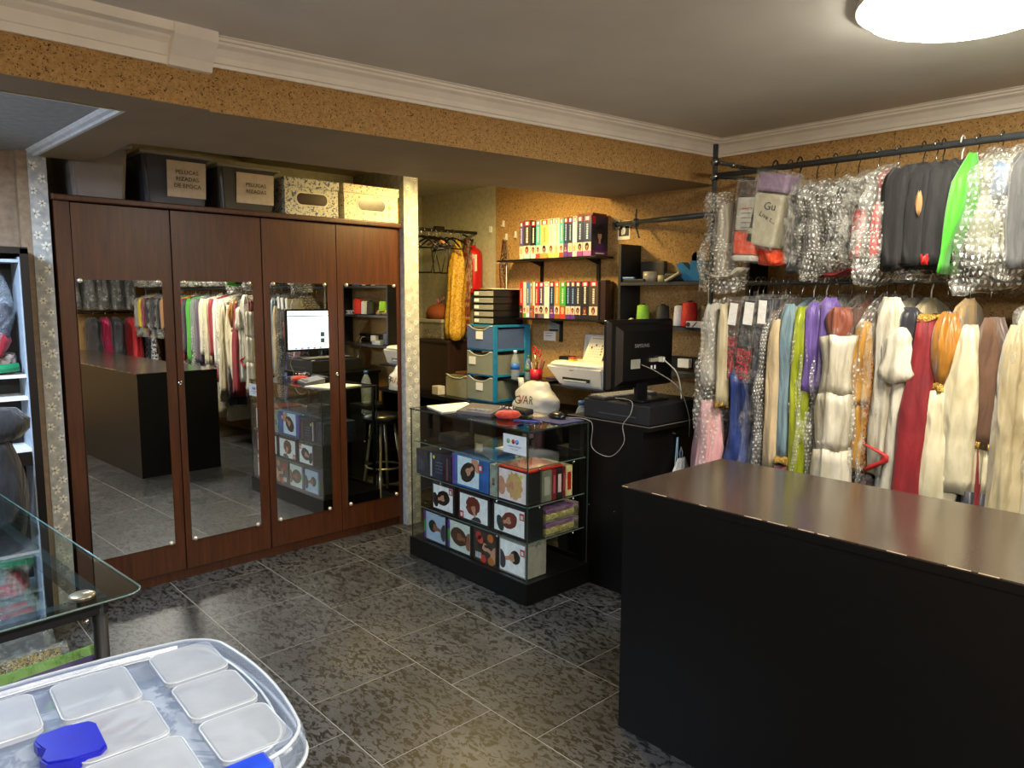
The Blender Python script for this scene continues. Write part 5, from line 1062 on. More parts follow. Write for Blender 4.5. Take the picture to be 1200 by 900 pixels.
GS = cloth('#a06a16', .4, .6, '#7d4f0e'); IV = cloth('#cbc1a0', .35, .4, '#aca07c', .1)
yg = yp(1115)
LC(1115, [('rings', 'puff_sleeve', GS, {'R': [((3.21, yg, 1.545-.29*i/10), .035+.03*math.sin(PI*i/10), .016+.042*math.sin(PI*(i+.6)/11.2)) for i in range(11)], 'fold': .45, 'nf': 9}), ('rings', 'gold_trim', GTRIM, {'R': [((3.21, yg, 1.265), .042, .045), ((3.21, yg, 1.235), .045, .048)], 'label': 'gold trim'}), ('rings', 'lower_sleeve', IV, {'R': [((3.21, yg+.035*i/12, 1.235-.57*i/12), .045+.02*math.sin(PI*i/12), (.045+.05*math.sin(PI*min(1, (i+.5)/13)**1.6)) if i < 12 else .05) for i in range(13)], 'fold': .3, 'nf': 6}), ('body', 'gown', cloth('#b89a6a', .6), {'z1': .6, 'th': .03})], 'gown sleeve of gold satin puff over ivory, right of the red gown')
yw = yp(1140)
LC(1140, [('rings', 'full_sleeve', IV, {'R': [((3.20, yw+.012*i/12, 1.50-.66*i/12), .035+.02*math.sin(PI*min(1, i/11)), (.022+.052*math.sin(PI*.55*min(1, i/8))) if i < 12 else .055) for i in range(13)], 'fold': .22}), ('rings', 'brown_vest', cloth('#5a3c24', .8), {'R': [((3.30, yw-.055, 1.53-.50*i/8), .11+.01*i/8, .02+.05*min(1, i/2)) for i in range(9)], 'fold': .1}), ('rings', 'rope_hem', GTRIM, {'R': [((3.30, yw-.055, 1.05), .122, .073), ((3.30, yw-.055, 1.03), .122, .073)], 'label': 'gold rope hem'}), ('rings', 'underskirt', IV, {'R': [((3.30, yw-.055, 1.03-.18*i/3), .11, .066) for i in range(4)]}), ('rings', 'black_skirt', BV, {'R': [((3.30, yw-.05, .85-.4*i/3), .12, .08) for i in range(4)]})], 'ivory full sleeve and brown vest edged with gold rope')
LC(1197, [('sleeve', 'dress', cloth('#ac9d78', .5, .5, '#8c7d58'), {'z1': .55, 'r0': .045, 'r1': .058, 'z0': 1.50, 'x': 3.20, 'fold': .4}), ('rings', 'red_lining', RD, {'R': [((3.25, yp(1172)+.03, 1.02-.5*i/5), .06, .008+.012*i) for i in range(6)], 'label': 'red lining'}), ('body', 'gown', CRE, {'z1': .4, 'th': .03}), ('bag', 'clear_cover', CF2, {'z1': 1.2, 'th': .05, 'z0': 1.6})], 'sheer cream gown with red lining in clear film')
LC(1222, [('sleeve', 'dress', cloth('#c9bd9c', .5), {'z1': .5, 'r0': .06, 'r1': .07, 'z0': 1.52}), ('body', 'gown', crackle('gold_green', '#4a4418', '#b0984a', 40), {'z1': .45, 'th': .03}), ('bag', 'clear_cover', CF2, {'z1': .9, 'th': .07})], 'cream costume in clear film at the right edge of the picture')
# further lower costumes, seen in the second mirror
more = [('#c8bd9a', 'cream'), ('#d0cabc', 'ivory'), ('#8a1420', 'crimson'), ('#c4b690', 'pale beige'), ('#cbc3a8', 'bone white'), ('#5a4a58', 'mauve grey'), ('#707a70', 'sage grey'), ('#46a02a', 'bright green'), ('#2a2a30', 'black'), ('#a01018', 'red'), ('#c88a10', 'yellow orange'), ('#2a8a48', 'short green'), ('#a87848', 'short tan'), ('#18181c', 'short black, nearest'), ('#202026', 'short black, second'), ('#34343a', 'short charcoal'), ('#16161a', 'short black, farthest'), ('#8a2a48', 'short wine pink'), ('#c8b010', 'short yellow'), ('#8a8a88', 'short silver')]
for k, (c, nm) in enumerate(more):
    y = .60-.115*k; m = cloth(c, .6, .4)
    prt = [('body', 'gown', m, {'z1': .25+.2*(k % 3) if k < 11 else 1.12-.03*(k % 2), 'th': .045, 'hw': .21}), ('sleeve', 'sleeve', m, {'z1': .95-.1*(k % 2) if k < 11 else 1.2, 'r0': .05, 'r1': .05})]
    if k % 3 == 0 and k < 11: prt.append(('bag', 'heart_film_cover', HFB, {'z1': .4, 'th': .06}))
    if k > 12 and k % 2: prt.append(('bag', 'clear_cover', CF2, {'z1': 1.08, 'th': .055}))
    costume(y, RL, 1.60, prt, '%s costume, lower rail right of the frame, seen in the mirrors' % nm, group=GL)
# ---------------- upper rail
def UC(px, parts, label, hk=STEEL, zt_=2.15): return costume(yp(px)*1.0, RU, zt_, parts, label, group=GU, hk=hk)
GW = cloth('#a79f8c', .6, .6, '#8c8474')
ua = yp(838)
UC(838, [('rings', 'hanging_sash', GW, {'R': [((3.27, ua-.03, 2.06-.36*i/8), .05, .02+.035*math.sin(PI*(i+1)/9)) for i in range(9)]}), ('rings', 'curved_hem', GW, {'R': [((3.26, ua+.02-.15*i/8, 1.70+.03*((i-3)/4)**2), .05, .03) for i in range(9)], 'fold': .1}), ('rings', 'bubble_film_cover', film(True, .17, cell=.022), {'R': [((3.30, ua+.01, 2.12-.49*i/12), .10+.02*math.sin(i), .055+.055*min(1, i/9)) for i in range(13)], 'fold': .35})], 'large bag of bubble film with a pale sash inside, at the rack end', BLK, 2.12)
OR = cloth('#d0400e', .5, .4)
def pouch(px, y_off, z0, z1, cols, label, w, tilt, words=None):
    y = yp(px)+y_off; t = thing('costume_pack', label, 'pack', (3.25, y, z1)); hook(t, 3.44, y, RU+.014, BLK, .004)
    rot = Matrix.Translation((3.25, y, z0)) @ Matrix.Rotation(tilt, 4, 'X') @ Matrix.Translation((-3.25, -y, -z0))
    for f0, f1, c, nm in cols: B().box((3.19, y-w*.46, z0-(z0-z1)*f1+.001), (3.31, y+w*.46, z0-(z0-z1)*f0), c, .012, rot).obj(nm, t)
    if words:
        for s_, sz, dz, a in words: text(s_, sz, BLKM, t, rot @ face_mx((3.1885, y-w*.12, z0-dz)) @ Matrix.Rotation(a, 4, 'Z'))
    B().box((3.18, y-w*.52, z1-.01), (3.32, y+w*.52, z0+.015), CF, .012, rot).obj('clear_wrap', t)
    B().box((3.30, y-.02, z0-.01), (3.45, y+.02, RU-.05), CF).obj('hang_tab', t)
    return t, rot, y
t, rot, yy = pouch(877, 0, 2.15, 1.775, [(0, .2, cloth('#4a3a30', .6), 'folded_fabric'), (.2, .62, plain('#a8a498', .6, var=.15), 'card_insert'), (.62, .92, OR, 'folded_fabric'), (.92, 1, plain('#b8b4a8', .6), 'card_insert')], 'clear pack with a grey printed card over bright orange fabric', .115, .06)
q = B()
for k in range(6): rect(q, rot @ face_mx((3.1885, yy, 2.02-.022*k)), -.02, 0, .035, .004, plain('#a83a28' if k == 0 else '#77736a', .6), .001)
q.obj('print', t)
pouch(905, 0, 2.17, 1.83, [(0, .25, plain('#7d6880', .5), 'header_card'), (.27, .98, plain('#a39c84', .6, var=.1), 'printed_shirt')], 'clear pack with a lavender header holding a beige printed shirt', .16, .20, [('Gu', .05, .15, 0), ('Live t...', .032, .20, -.35)])
UC(893, [('rings', 'fabric', OR, {'R': [((3.30, yp(893)+.02-.012*i, 1.86-.02*i), .07, .03+.012*i) for i in range(6)]})], 'orange and black cloth bunched behind the beige shirt pack', BLK, 2.1)
UC(924, [('body', 'coat', BV, {'z1': 1.72, 'th': .02, 'hw': .23}), ('bag', 'clear_cover', CF2, {'z1': 1.75, 'th': .03, 'hw': .26})], 'narrow black costume in shiny film right of the beige shirt pack', BLK, 2.13)
DG = cloth('#56504a', .8, .5)
UC(945, [('body', 'costume', DG, {'z1': 1.80, 'th': .05, 'hw': .22}), ('bag', 'bubble_film_cover', film(True, .17, cell=.024), {'z1': 1.68, 'th': .085, 'hw': .26})], 'grey costume in thick crumpled bubble film on the upper rail', BLK, 2.13)
UC(972, [('body', 'costume', crackle('black_white_print', '#1a1a1a', '#8a8a84', 22), {'z1': 1.80, 'th': .05, 'hw': .22}), ('rings', 'red_cloth', RD, {'R': [((3.28, yp(965)-.02*i, 1.70+.004*i), .05, .04) for i in range(7)], 'label': 'red cloth at the bottom'}), ('bag', 'bubble_film_cover', film(True, .15, cell=.026), {'z1': 1.72, 'th': .07, 'hw': .26})], 'black and white costume with red cloth below in bubble film', BLK, 2.13)
UC(995, [('sleeve', 'costume', plain('#b81c1c', .4), {'z1': 1.78, 'z0': 1.98, 'r0': .025, 'r1': .025, 'x': 3.265}), ('body', 'jacket', DG, {'z1': 1.78, 'th': .04}), ('bag', 'bubble_film_cover', CF2, {'z1': 1.76, 'th': .07, 'hw': .29})], 'costume with a shiny red piece in crumpled clear film', STEEL, 2.14)
UC(1018, [('body', 'costume', cloth('#8c2a26', .6), {'z1': 1.80, 'th': .045}), ('sleeve', 'red_sleeve', plain('#c21a1a', .4), {'z1': 1.78, 'z0': 2.0, 'r0': .02, 'r1': .02, 'x': 3.25}), ('bag', 'heart_film_cover', film(True, .24), {'z1': 1.66, 'th': .085, 'hw': .30, 'dy': .03})], 'red costume in heart-printed film on the upper rail', STEEL, 2.16)
BJ = cloth('#191716', .85, .4, '#121110', .05)
for px, lb in ((1047, 'black jacket, leftmost of the three dark ones on the upper rail'), (1070, 'black jacket, middle of the three dark ones on the upper rail'), (1092, 'black jacket, rightmost of the three dark ones beside the green costume')):
    pt = [('body', 'jacket', BJ, {'z1': 1.72, 'th': .06, 'hw': .24}), ('sleeve', 'sleeve', BJ, {'z1': 1.74, 'r0': .07, 'r1': .055, 'x': 3.225, 'z0': 2.13})]
    if px == 1070: pt += [('rings', 'tan_lining', plain('#9a7448', .7), {'R': [((3.185, yp(1070)-.01, 2.02-.09*i/4), .02, .004+.012*math.sin(PI*i/4)) for i in range(5)], 'label': 'tan lining slit'}), ('rings', 'red_tag', plain('#c02020', .5), {'R': [((3.16, yp(1070)-.05, 1.77-.03*i/3), .012, .012) for i in range(4)], 'label': 'small red tag'})]
    UC(px, pt, lb, WHITE if px == 1092 else BLK, 2.17)
UC(1062, [('bag', 'heart_film_cover', HFB, {'z1': 1.67, 'z0': 1.76, 'th': .09, 'hw': .20})], 'loose heart film gathered below the black jackets', STEEL, 2.1)
GRN = cloth('#3fa818', .6, .3)
UC(1110, [('rings', 'cape', GRN, {'R': [((3.27, yp(1118)+.05*(i/12)**1.2-.01, 2.16-.46*i/12), .03+.12*min(1, i/3), .012+.03*math.sin(PI*min(1, i/10))) for i in range(13)], 'fold': .15})], 'bright green cape right of the black jackets', STEEL, 2.16)
UC(1138, [('body', 'costume', cloth('#7c7c66', .7), {'z1': 1.78, 'th': .07, 'hw': .2}), ('rings', 'blue_cloth', cloth('#5a6a80', .6), {'R': [((3.23, yp(1160), 2.1-.12*i/4), .04, .03) for i in range(5)]}), ('bag', 'heart_film_cover', film(True, .18, cell=.032), {'z1': 1.62, 'z0': 2.19, 'th': .12, 'hw': .27, 'dy': .02})], 'large costume in heart-printed film right of the green cape', STEEL, 2.17)
UC(1168, [('body', 'costume', cloth('#8a8466', .7), {'z1': 1.76, 'th': .05, 'hw': .2}), ('bag', 'heart_film_cover', film(True, .26, cell=.028), {'z1': 1.68, 'z0': 2.19, 'th': .09, 'hw': .25})], 'pale costume in heart-printed film second from the right edge', STEEL, 2.17)
UC(1190, [('body', 'costume', cloth('#4a4a48', .7), {'z1': 1.72, 'th': .05, 'hw': .24}), ('sleeve', 'sleeve', cloth('#4a4a48', .7), {'z1': 1.72, 'r0': .06, 'r1': .05, 'z0': 2.13})], 'dark grey costume near the right picture edge on the upper rail', STEEL, 2.17)
mu = ['#5a5a52', '#8a8a86', '#3a3a3a', '#7a7464', '#34a020', '#9a968a', '#50504c', '#8a2a2a', '#2c2c30', '#6a6a64', '#8c8a7c', '#3c3c40', '#a09a88', '#5a4a40']
for k, c in enumerate(mu):
    y = .55-.165*k
    costume(y, RU, 2.16, [('body', 'costume', cloth(c, .7), {'z1': 1.74, 'th': .06, 'hw': .22}), ('bag', 'heart_film_cover' if k % 2 else 'clear_cover', HF if k % 2 else CF2, {'z1': 1.70, 'th': .08, 'hw': .25})], '%s costume in film, upper rail right of the frame, seen in mirrors' % ('slate', 'silver', 'black', 'khaki', 'green', 'pale grey', 'ash', 'brick red', 'jet', 'stone', 'beige', 'graphite', 'ivory', 'brown')[k], group=GU)
# ================================================================== RACK ON THE WALL BEHIND THE CAMERA (seen in the first mirror)
RX_, RX = RX, 0
t = thing('garment_rack', 'black double-rail rack on the rear wall, seen in the first mirror', 'clothes rack', (3.0, -2.1, 0))
B().tube([(2.3, -2.12, 1.98), (3.75, -2.12, 1.98)], .014, BLK, 10).obj('rail', t)
B().tube([(2.3, -2.12, 1.37), (3.75, -2.12, 1.37)], .012, BLK, 10).obj('rail', t)
for xx in (2.32, 3.72): B().tube([(xx, -2.39, 1.98), (xx, -2.12, 1.98)], .010, BLK, 8).obj('bracket', t); B().tube([(xx, -2.12, 1.98), (xx, -2.12, 0)], .012, BLK, 10).obj('upright', t)
def back_costume(xx, c, z0, z1, label, hw=.20, th=.05, cover=CF, rail=1.80):
    t = thing('costume', label, 'costume', (xx, -2.12, z1), 0, 'costumes seen in the first mirror')
    m = c if not isinstance(c, str) else cloth(c, .6, .5)
    B().tube([(xx, -2.15, rail), (xx, -2.12, rail+.022), (xx, -2.09, rail), (xx, -2.12, z0)], .003, STEEL, 6).obj('hook', t)
    mt = Matrix.Translation((xx, -2.12, 0)) @ Matrix.Rotation(PI/2, 4, 'Z')
    B().loft(shoulders(0, 0, z0, z1, hw, th), m, 20, True, .35, 6, xx*7, mt=mt).obj('garment', t)
    if cover: B().loft(shoulders(0, 0, z0+.015, z1-.03, hw+.03, th+.015), cover, 20, True, .3, 5, xx*3, mt=mt).obj('clear_cover', t)
HT = dots('black_white_check', '#e4e4e0', [('#101010', 26, .50)])
for k, (xx, c, nm) in enumerate(((2.62, '#1c1c22', 'black, left of the group'), (2.80, '#26262e', 'dark grey'), (2.95, '#16161a', 'black, beside the dark grey one'), (3.12, '#1a1a20', 'black, middle of the group'), (3.28, '#22222a', 'charcoal'))):
    back_costume(xx, c, 1.92, 1.44, nm+', upper rear rail, seen in the first mirror', .2, .07, CF2, 1.98)
for xx, c, nm, z1, hw in ((2.86, '#1c1c20', 'black suit', .62, .2), (3.0, '#b81c50', 'pink and black costume', .75, .12), (3.12, '#28282c', 'black lace costume', .66, .2), (3.32, '#c01018', 'bright red tulle dress', .55, .26), (3.52, HT, 'black and white checked poncho', .62, .30)):
    back_costume(xx, c, 1.31, z1, nm+', lower rear rail, seen in the first mirror', hw, .07, None, 1.37)
RX = RX_
# stool seen in the fourth mirror
t = thing('bar_stool', 'metal bar stool with a black round seat, seen in the fourth mirror', 'stool', (3.16, 3.34, 0)); sx, sy = 3.11, 3.44
t.location = (sx+.06, sy, 0)
B().lathe([(.13, .60), (.16, .61), (.165, .64), (.15, .665), (0, .672)], (sx+.06, sy, 0), BLK, 26).obj('seat', t)
for k in range(4):
    a = PI/4+k*PI/2; B().tube([(sx+.06+.09*math.cos(a), sy+.09*math.sin(a), .605), (sx+.06+.17*math.cos(a), sy+.17*math.sin(a), .012), (sx+.06+.175*math.cos(a), sy+.175*math.sin(a), 0)], .012, plain('#b8b09a', .3, .8), 10).obj('leg', t)
B().tube([(sx+.06+.14*math.cos(i*PI/10), sy+.14*math.sin(i*PI/10), .24) for i in range(20)], .008, plain('#b8b09a', .3, .8), 8, True).obj('footrest', t)
# ================================================================== LEFT: CABINET, GLASS TABLE, JACKET
t = thing('display_cabinet', 'tall black-framed cabinet with white shelves at the left edge', 'cabinet', (.2, 4.1, 0))
LB = plain('#aab6c2', .5)
B().box((.628, 3.99, 0), (.662, 4.02, 1.81), BLK, .002).obj('frame_post', t); B().box((.63, 4.02, 0), (.66, 4.21, 1.80), BLK).box((.622, 4.00, .05), (.6285, 4.20, 1.77), LB).obj('side_panel', t)
B().box((-.25, 3.99, 1.785), (.66, 4.21, 1.815), BLK).obj('top_board', t); B().box((-.25, 3.99, 0), (-.22, 4.21, 1.79), BLK).obj('side_panel', t); B().box((-.22, 4.195, 0), (.625, 4.21, 1.79), BLKM).obj('back_panel', t)
for z, m_ in ((1.745, LB), (1.215, WHITE), (1.11, WHITE), (.865, WHITE), (.18, LB)): B().box((-.22, 4.0, z), (.622, 4.195, z+.014), m_).obj('shelf_board', t)
B().box((-.2, 3.995, .80), (.62, 4.01, .862), BLK).obj('drawer_front', t)
tag(B().box((-.20, 3.975, .20), (.62, 3.988, .80), plain('#10161f', .2)).obj('cabinet_door'), 'dark glossy door panel of the left cabinet below the jacket', 'panel') if False else None
q = B().loft([((.50, 4.08, 1.72-.05*i), .03+.075*math.sin(PI*(i+1)/9.5), .05) for i in range(9)], film(False, .35, '#c8d4e0'), 16, True, .4, 5, 1); tag(q.obj('plastic_bundle'), 'crumpled clear plastic bundle on the upper shelf of the left cabinet', 'bundle')
tag(B().box((.40, 4.05, 1.40), (.58, 4.18, 1.56), plain('#2b2a38', .4), .01).obj('pouch'), 'dark square pouch hanging under the plastic bundle in the left cabinet', 'pouch')
q = B().loft([((.52, 4.08, 1.42-.022*i), .05+.02*math.sin(i), .05) for i in range(6)], cloth('#a0182a', .6), 14, True, .4); tag(q.obj('cloth'), 'red cloth on the middle shelf of the left cabinet', 'cloth')
q = B().tube([(.42, 4.03, 1.251), (.50, 4.03, 1.255), (.60, 4.03, 1.265)], .02, plain('#1f8a5a', .4), 8); tag(q.obj('green_roll'), 'green rolled item lying on the middle shelf of the left cabinet', 'roll')
q = B().box((.40, 4.06, 1.2295), (.60, 4.17, 1.33), crackle('shelf_clutter', '#2a2228', '#8a7a70', 25), .02); tag(q.obj('accessory_box'), 'box of mixed accessories behind the green roll in the left cabinet', 'box')
JK = cloth('#15151a', .85, .4)
t = thing('jacket', 'black jacket slumped over a chair back in front of the left cabinet', 'jacket', (.42, 3.72, 0))
q = B(); q.loft([((.40, 3.74, 1.12), .06, .05), ((.42, 3.74, 1.11), .12, .08), ((.43, 3.74, 1.06), .155, .10), ((.43, 3.74, 1.02), .15, .10), ((.42, 3.74, .98), .12, .09)], JK, 22, True, .12); q.obj('hood', t)
q = B(); q.loft([((.40+.002*i, 3.74, 1.0-.055*i), .10+.045*math.sin(PI*min(1, i/9)), .09) for i in range(14)], JK, 22, True, .25); q.obj('body', t)
t = thing('chair', 'dark chair under the black jacket at the left edge', 'chair', (.32, 3.74, 0))
B().tube([(.20, 3.74, 1.0), (.50, 3.74, 1.0)], .012, BLK, 8).obj('backrest_rail', t)
for xx in (.20, .50): B().tube([(xx, 3.74, 1.0), (xx, 3.74, 0)], .012, BLK, 8).obj('leg', t)
# glass table: its long axis is turned a little from the wardrobe wall
GT = .80; RZ = math.radians(5.5)
t = thing('glass_table', 'low clear glass table on a black metal frame, packed packets beneath', 'table', (.562, 2.08, 0), RZ)
GTAB = glass('#e6f2f0', 1.3)
q = B(); P = []
w_, d_ = 1.4, 1.55; r_ = .05
for k in range(7): a = -PI/2+k*PI/12; P.append((-r_+r_*math.cos(a), r_+r_*math.sin(a)))
P += [(0, d_), (-w_, d_), (-w_, 0)]
q.prism(P, GT-.008, GT, GTAB); q.obj('glass_top', t, local=True)
q = B(); 
for i in range(len(P)-3): q.tube([(P[i][0], P[i][1], GT-.004), (P[i+1][0], P[i+1][1], GT-.004)], .0028, plain('#788c88', .2, var=.05), 5)
q.tube([(0, d_, GT-.004), P[6]+(GT-.004,)], .0028, plain('#788c88', .2), 5); q.tube([(-w_, 0, GT-.004), (-r_, 0, GT-.004)], .0028, plain('#788c88', .2, var=.05), 5); q.obj('polished_edge', t, local=True)
FX, FY = -.095, .075
B().box((-w_+.1, FY-.018, GT-.058), (FX+.018, FY+.018, GT-.012), BLKM, .003).obj('front_rail', t, local=True); B().box((FX-.018, FY, GT-.058), (FX+.018, d_-.1, GT-.012), BLKM, .003).obj('side_rail', t, local=True)
for (lx, ly) in ((FX, FY), (FX, d_-.1), (-w_+.1, FY), (-w_+.1, d_-.1)): B().tube([(lx, ly, GT-.02), (lx, ly, 0)], .019, BLKM, 14).obj('leg', t, local=True)
for ly in (FY, d_-.1): B().lathe([(.032, 0), (.032, .004), (.026, .007), (0, .008)], (FX-.04, ly, GT+.0), plain('#b0a890', .3, .8), 20).obj('fixing_disc', t, local=True)
q = B(); sphere(q, (FX-.04, FY-.02, GT-.065), .010, STEEL); q.obj('bolt', t, local=True)
B().box((-w_+.1, .0, .46), (FX+.03, d_-.1, .478), BLKM).obj('lower_shelf', t, local=True)
# packets on the lower shelf of the table
def tab(x_, y_): 
    c_, s_ = math.cos(RZ), math.sin(RZ); return Vector((.562+x_*c_-y_*s_, 2.08+x_*s_+y_*c_, 0))
rnd = random.Random(21)
pk = [('#b01428', 'crimson'), ('#c02038', 'cherry red'), ('#1c1c22', 'black'), ('#a81830', 'dark red'), ('#b8203a', 'raspberry red'), ('#8a8a90', 'grey'), ('#c01c30', 'scarlet')]
for k, (c, nm) in enumerate(pk):
    yb = .50+.065*k; z0 = .479; mt = Matrix.Translation(tab(-.235, yb)+Vector((0, 0, z0+.01))) @ Matrix.Rotation(RZ-.02, 4, 'Z') @ Matrix.Rotation(-.62, 4, 'X')
    t = thing('stocking_packet', '%s packet of stockings, %s from the front under the glass table' % (nm, ordn[k]), 'packet', tuple(tab(-.235, yb)+Vector((0, 0, z0))), 0, 'stocking packets under the glass table')
    B().box((-.17, -.008, 0), (.12, .008, .155), plain('#5a5c62', .4), .002, mt).obj('card', t); B().box((-.16, -.013, .105), (.11, -.008, .150), plain(c, .45), .003, mt).obj('fabric', t); B().box((-.175, -.016, -.004), (.145, .012, .165), film(False, .18), .004, mt).obj('clear_wrap', t)
t = thing('fishnet_packet', 'packet of gold and black fishnet at the front of the stocking packets', 'packet', tuple(tab(-.30, .34)+Vector((0, 0, .48))))
mt = Matrix.Translation(tab(-.24, .36)+Vector((0, 0, .49))) @ Matrix.Rotation(RZ, 4, 'Z') @ Matrix.Rotation(-.62, 4, 'X')
B().box((-.10, -.01, 0), (.13, .004, .062), crackle('fishnet', '#1c1a16', '#b09850', 150), .002, mt).obj('net', t)
B().box((-.12, -.014, -.004), (.15, .008, .072), film(False, .12), .004, mt).obj('clear_wrap', t)
t = thing('costume_packet', 'flat green and purple costume packet leaning at the table front', 'packet', tuple(tab(-.3, .06)+Vector((0, 0, .48))))
mt = Matrix.Translation(tab(-.30, .055)+Vector((0, 0, .482))) @ Matrix.Rotation(RZ+.04, 4, 'Z') @ Matrix.Rotation(-.5, 4, 'X')
B().box((-.30, -.012, 0), (.22, .004, .165), crackle('green_card', '#3c6e26', '#5f8c3c', 26, th=.4), .006, mt).obj('green_card', t); B().box((-.28, -.0165, .0), (.20, -.012, .138), plain('#3a2a5e', .4), .002, mt).obj('purple_panel', t)
q = B(); rnd = random.Random(2)
for k in range(7): q.prism(blob(-.2+.055*k, .03+.01*(k % 2), .016, .020, 7, .6, k), 0, .002, plain('#6aa83a', .5), mt @ frame((0, -.0165, 0), (1, 0, 0), (0, 0, 1)))
q.obj('lettering', t)
q = B().loft([(tab(-.50+.0, .30)+Vector((0, 0, .49+.03*i)), .10-.012*i, .07-.006*i) for i in range(6)], cloth('#a39680', .85), 18, True, .3); tag(q.obj('linen_cloth'), 'beige linen cloth crumpled beside the stocking packets', 'cloth')
q = B().box((0, 0, 0), (.03, .03, .05), plain('#d8b820', .4), .004, Matrix.Translation(tab(-.44, .46)+Vector((0, 0, .58)))); tag(q.obj('yellow_tag'), 'small yellow tag beside the stocking packets', 'tag')
# white rack of clear packets seen through the table glass
t = thing('packet_bin', 'pale bin of clear packets seen through the glass table', 'bin', (.35, 3.82, .0))
# ================================================================== FOREGROUND ORGANISER BOX
BZ = .90; RB = math.radians(-2)
t = thing('storage_case', 'large clear plastic case with blue latches in the near left corner', 'case', (.553, 1.52, BZ-.2), RB); BOX = t
# local frame: x to the right (negative goes left), y away; origin = far right corner
CL = haze_plastic('#93a3bc', .42, .2); CL2 = haze_plastic('#ccd1d6', .52, .30); RIB = haze_plastic('#ccd4dc', .85, .2)
Wd, Dp = .70, .545; SY = Dp/.445
def rr_(x0, x1, y0, y1, r, n=6):
    P = []
    for cx_, cy, a0 in ((x1-r, y1-r, 0), (x0+r, y1-r, PI/2), (x0+r, y0+r, PI), (x1-r, y0+r, 3*PI/2)):
        for k in range(n+1): a = a0+k*PI/2/n; P.append((cx_+r*math.cos(a), cy+r*math.sin(a)))
    if r > .03:      # the long sides bow outwards a little
        Q = []
        for i, p in enumerate(P):
            q_ = P[(i+1) % len(P)]; Q.append(p)
            if math.dist(p, q_) > .1:
                for k in range(1, 8): Q.append((p[0]+(q_[0]-p[0])*k/8, p[1]+(q_[1]-p[1])*k/8))
        mx_, my_ = (x0+x1)/2, (y0+y1)/2; hx, hy = (x1-x0)/2, (y1-y0)/2
        P = [(x-.030*(1 if x > mx_ else -1)*((y-my_)/hy)**2*min(1, abs(x-mx_)/hx), y-.030*(1 if y > my_ else -1)*((x-mx_)/hx)**2*min(1, abs(y-my_)/hy)) for x, y in Q]
    return P
def ringstack(q, lay, m, closed_top=True, smooth=False):
    V = [[q.bm.verts.new((x_, y_, z_)) for x_, y_ in P] for P, z_ in lay]
    n = len(V[0])
    for A, C in zip(V, V[1:]):
        for k in range(n): q.face([A[k], A[(k+1) % n], C[(k+1) % n], C[k]], m, smooth)
    if closed_top: q.face(V[-1], m)
    return V
zL = .2
q = B(); ringstack(q, [(rr_(-Wd+.03, -.03, -Dp+.03, -.03, .05), .0), (rr_(-Wd+.012, -.012, -Dp+.012, -.012, .06), zL-.035)][::-1], haze_plastic('#aab2c0', .5, .25)); q.obj('tray', t, local=True)
q = B(); ringstack(q, [(rr_(-Wd, 0, -Dp, 0, .07), zL-.045), (rr_(-Wd, 0, -Dp, 0, .07), zL-.028), (rr_(-Wd+.004, -.004, -Dp+.004, -.004, .067), zL-.008), (rr_(-Wd+.012, -.012, -Dp+.012, -.012, .06), zL-.001), (rr_(-Wd+.026, -.026, -Dp+.026, -.026, .05), zL-.002), (rr_(-Wd+.032, -.032, -Dp+.032, -.032, .045), zL-.014)], CL); q.obj('lid', t, local=True)
q = B(); q.tube([(x_, y_, zL-.003) for x_, y_ in rr_(-Wd+.010, -.010, -Dp+.010, -.010, .06)], .0035, RIB, 6, True); q.tube([(x_, y_, zL-.008) for x_, y_ in rr_(-Wd+.034, -.034, -Dp+.034, -.034, .042)], .0025, RIB, 6, True); q.tube([(x_, y_, zL-.045) for x_, y_ in rr_(-Wd, 0, -Dp, 0, .07)], .004, RIB, 6, True); q.obj('lid_rim', t, local=True)
def pocket(x0, x1, y0, y1, sk=0):
    y0 *= SY; y1 *= SY; x0 -= .0; x1 -= .0
    P0 = [(x_+sk*(y_-y0), y_) for x_, y_ in rr_(x0, x1, y0, y1, .018, 4)]; cx_, cy = (x0+x1)/2+sk*(y1-y0)/2, (y0+y1)/2
    sh = lambda s_: [(cx_+(x_-cx_)*s_, cy+(y_-cy)*s_) for x_, y_ in P0]
    q = B(); ringstack(q, [(P0, zL-.013), (sh(.985), zL-.006), (sh(.93), zL-.0025)], CL2)
    o = q.obj('lid_pocket', t, local=True)
    q = B(); q.tube([(x_, y_, zL-.0055) for x_, y_ in sh(.985)], .0016, RIB, 5, True); q.obj('pocket_edge', o, local=True)
for (x0, x1) in ((-.16, -.045),):
    for (y0, y1) in ((-.155, -.045), (-.275, -.165), (-.395, -.285)): pocket(x0, x1, y0, y1)
pocket(-.325, -.20, -.165, -.045); pocket(-.325, -.195, -.285, -.175); pocket(-.46, -.35, -.165, -.045); pocket(-.335, -.185, -.40, -.29); pocket(-.62, -.49, -.16, -.045); pocket(-.62, -.50, -.285, -.17); pocket(-.62, -.50, -.40, -.295)
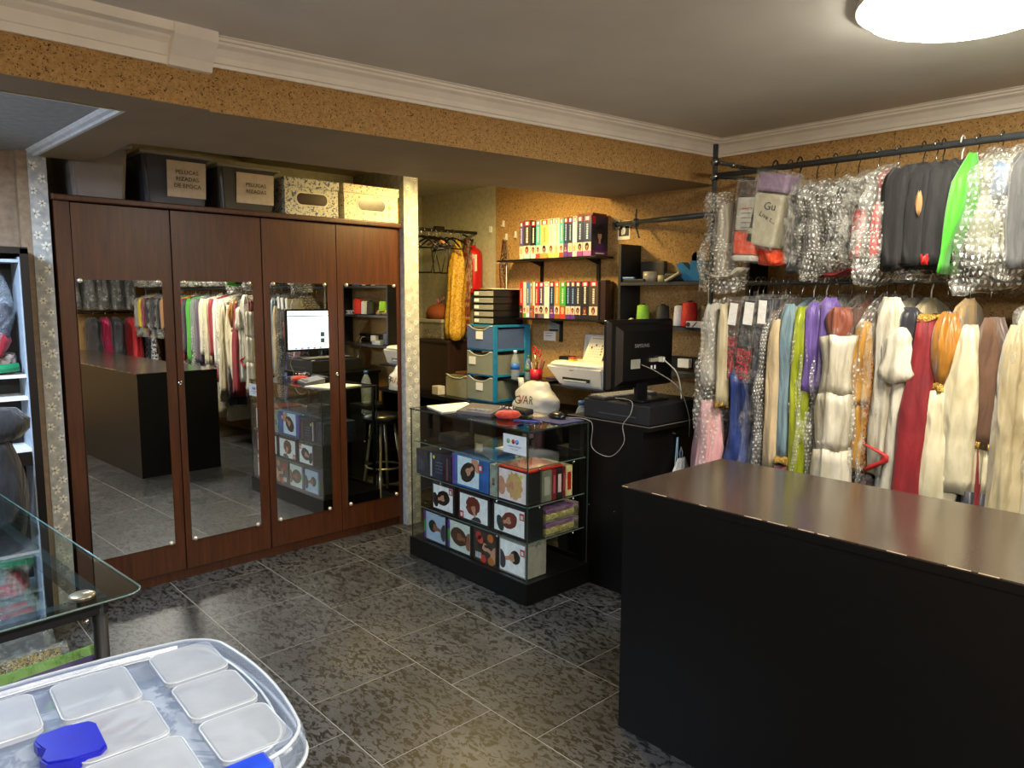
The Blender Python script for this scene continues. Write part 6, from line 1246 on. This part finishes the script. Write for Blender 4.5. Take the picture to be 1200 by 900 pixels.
# things inside, showing through
def inner(P, m, nm, z=.150): q = B(); q.prism(P, z, z+.012, m); q.obj(nm, t, local=True)
q = B(); q.tube([(-.30, -.21, .175), (-.235, -.18, .175), (-.30, -.245, .175), (-.22, -.235, .175)], .005, plain('#a02838', .5), 6); q.obj('red_strap', t, local=True)
q = B(); q.tube([(-.21, -.25, .175), (-.26, -.28, .175), (-.22, -.30, .175), (-.27, -.33, .175), (-.285, -.355, .175), (-.255, -.37, .175)], .005, plain('#3a4048', .5), 6); q.obj('dark_buckle', t, local=True)
q = B().box((-.62, -.47, .02), (-.06, -.06, .160), crackle('white_cloth_inside', '#8c95a2', '#dcdfe2', 7, .8, .46), .02); q.obj('white_contents', t, local=True)
BLUE = plain('#1a20b4', .35, var=.08)
q = B(); PT = [(-0.372, -0.249), (-0.364, -0.233), (-0.328, -0.231), (-0.293, -0.240), (-0.286, -0.251), (-0.286, -0.33), (-0.297, -0.342), (-0.334, -0.338), (-0.366, -0.324), (-0.372, -0.306), (-0.356, -0.285), (-0.369, -0.265)][::-1]
q.prism(PT, zL-.012, zL+.006, BLUE); bmesh.ops.bevel(q.bm, geom=[e for e in q.bm.edges if abs(e.verts[0].co.z-e.verts[1].co.z) < .001 and e.verts[0].co.z > zL], offset=.003, segments=2, affect='EDGES'); o = q.obj('handle_catch', t, local=True); o['label'] = 'dark blue plastic catch'
q = B().box((-.19, -Dp+.004, zL-.06), (-.105, -Dp+.045, zL+.004), plain('#2048d0', .35), .005); o = q.obj('latch', t, local=True); o['label'] = 'bright blue side latch'
# small stand that carries the case
t = thing('side_table', 'dark side table hidden beneath the clear plastic case', 'table', (.28, 1.25, 0))
R0 = Matrix.Translation((.525, 1.46, 0)) @ Matrix.Rotation(RB, 4, 'Z')
B().box((-.60, -.40, BZ-.225), (-.05, -.05, BZ-.2005), DKB, 0, R0).obj('tabletop', t)
for lx, ly in ((-.09, -.09), (-.09, -.36), (-.56, -.09), (-.56, -.36)): B().box((lx-.02, ly-.02, 0), (lx+.02, ly+.02, BZ-.225), DKB, 0, R0).obj('leg', t)
for o in list(bpy.data.objects):
    if o.name.startswith('packet_bin'): bpy.data.objects.remove(o)
bpy.context.view_layer.update()
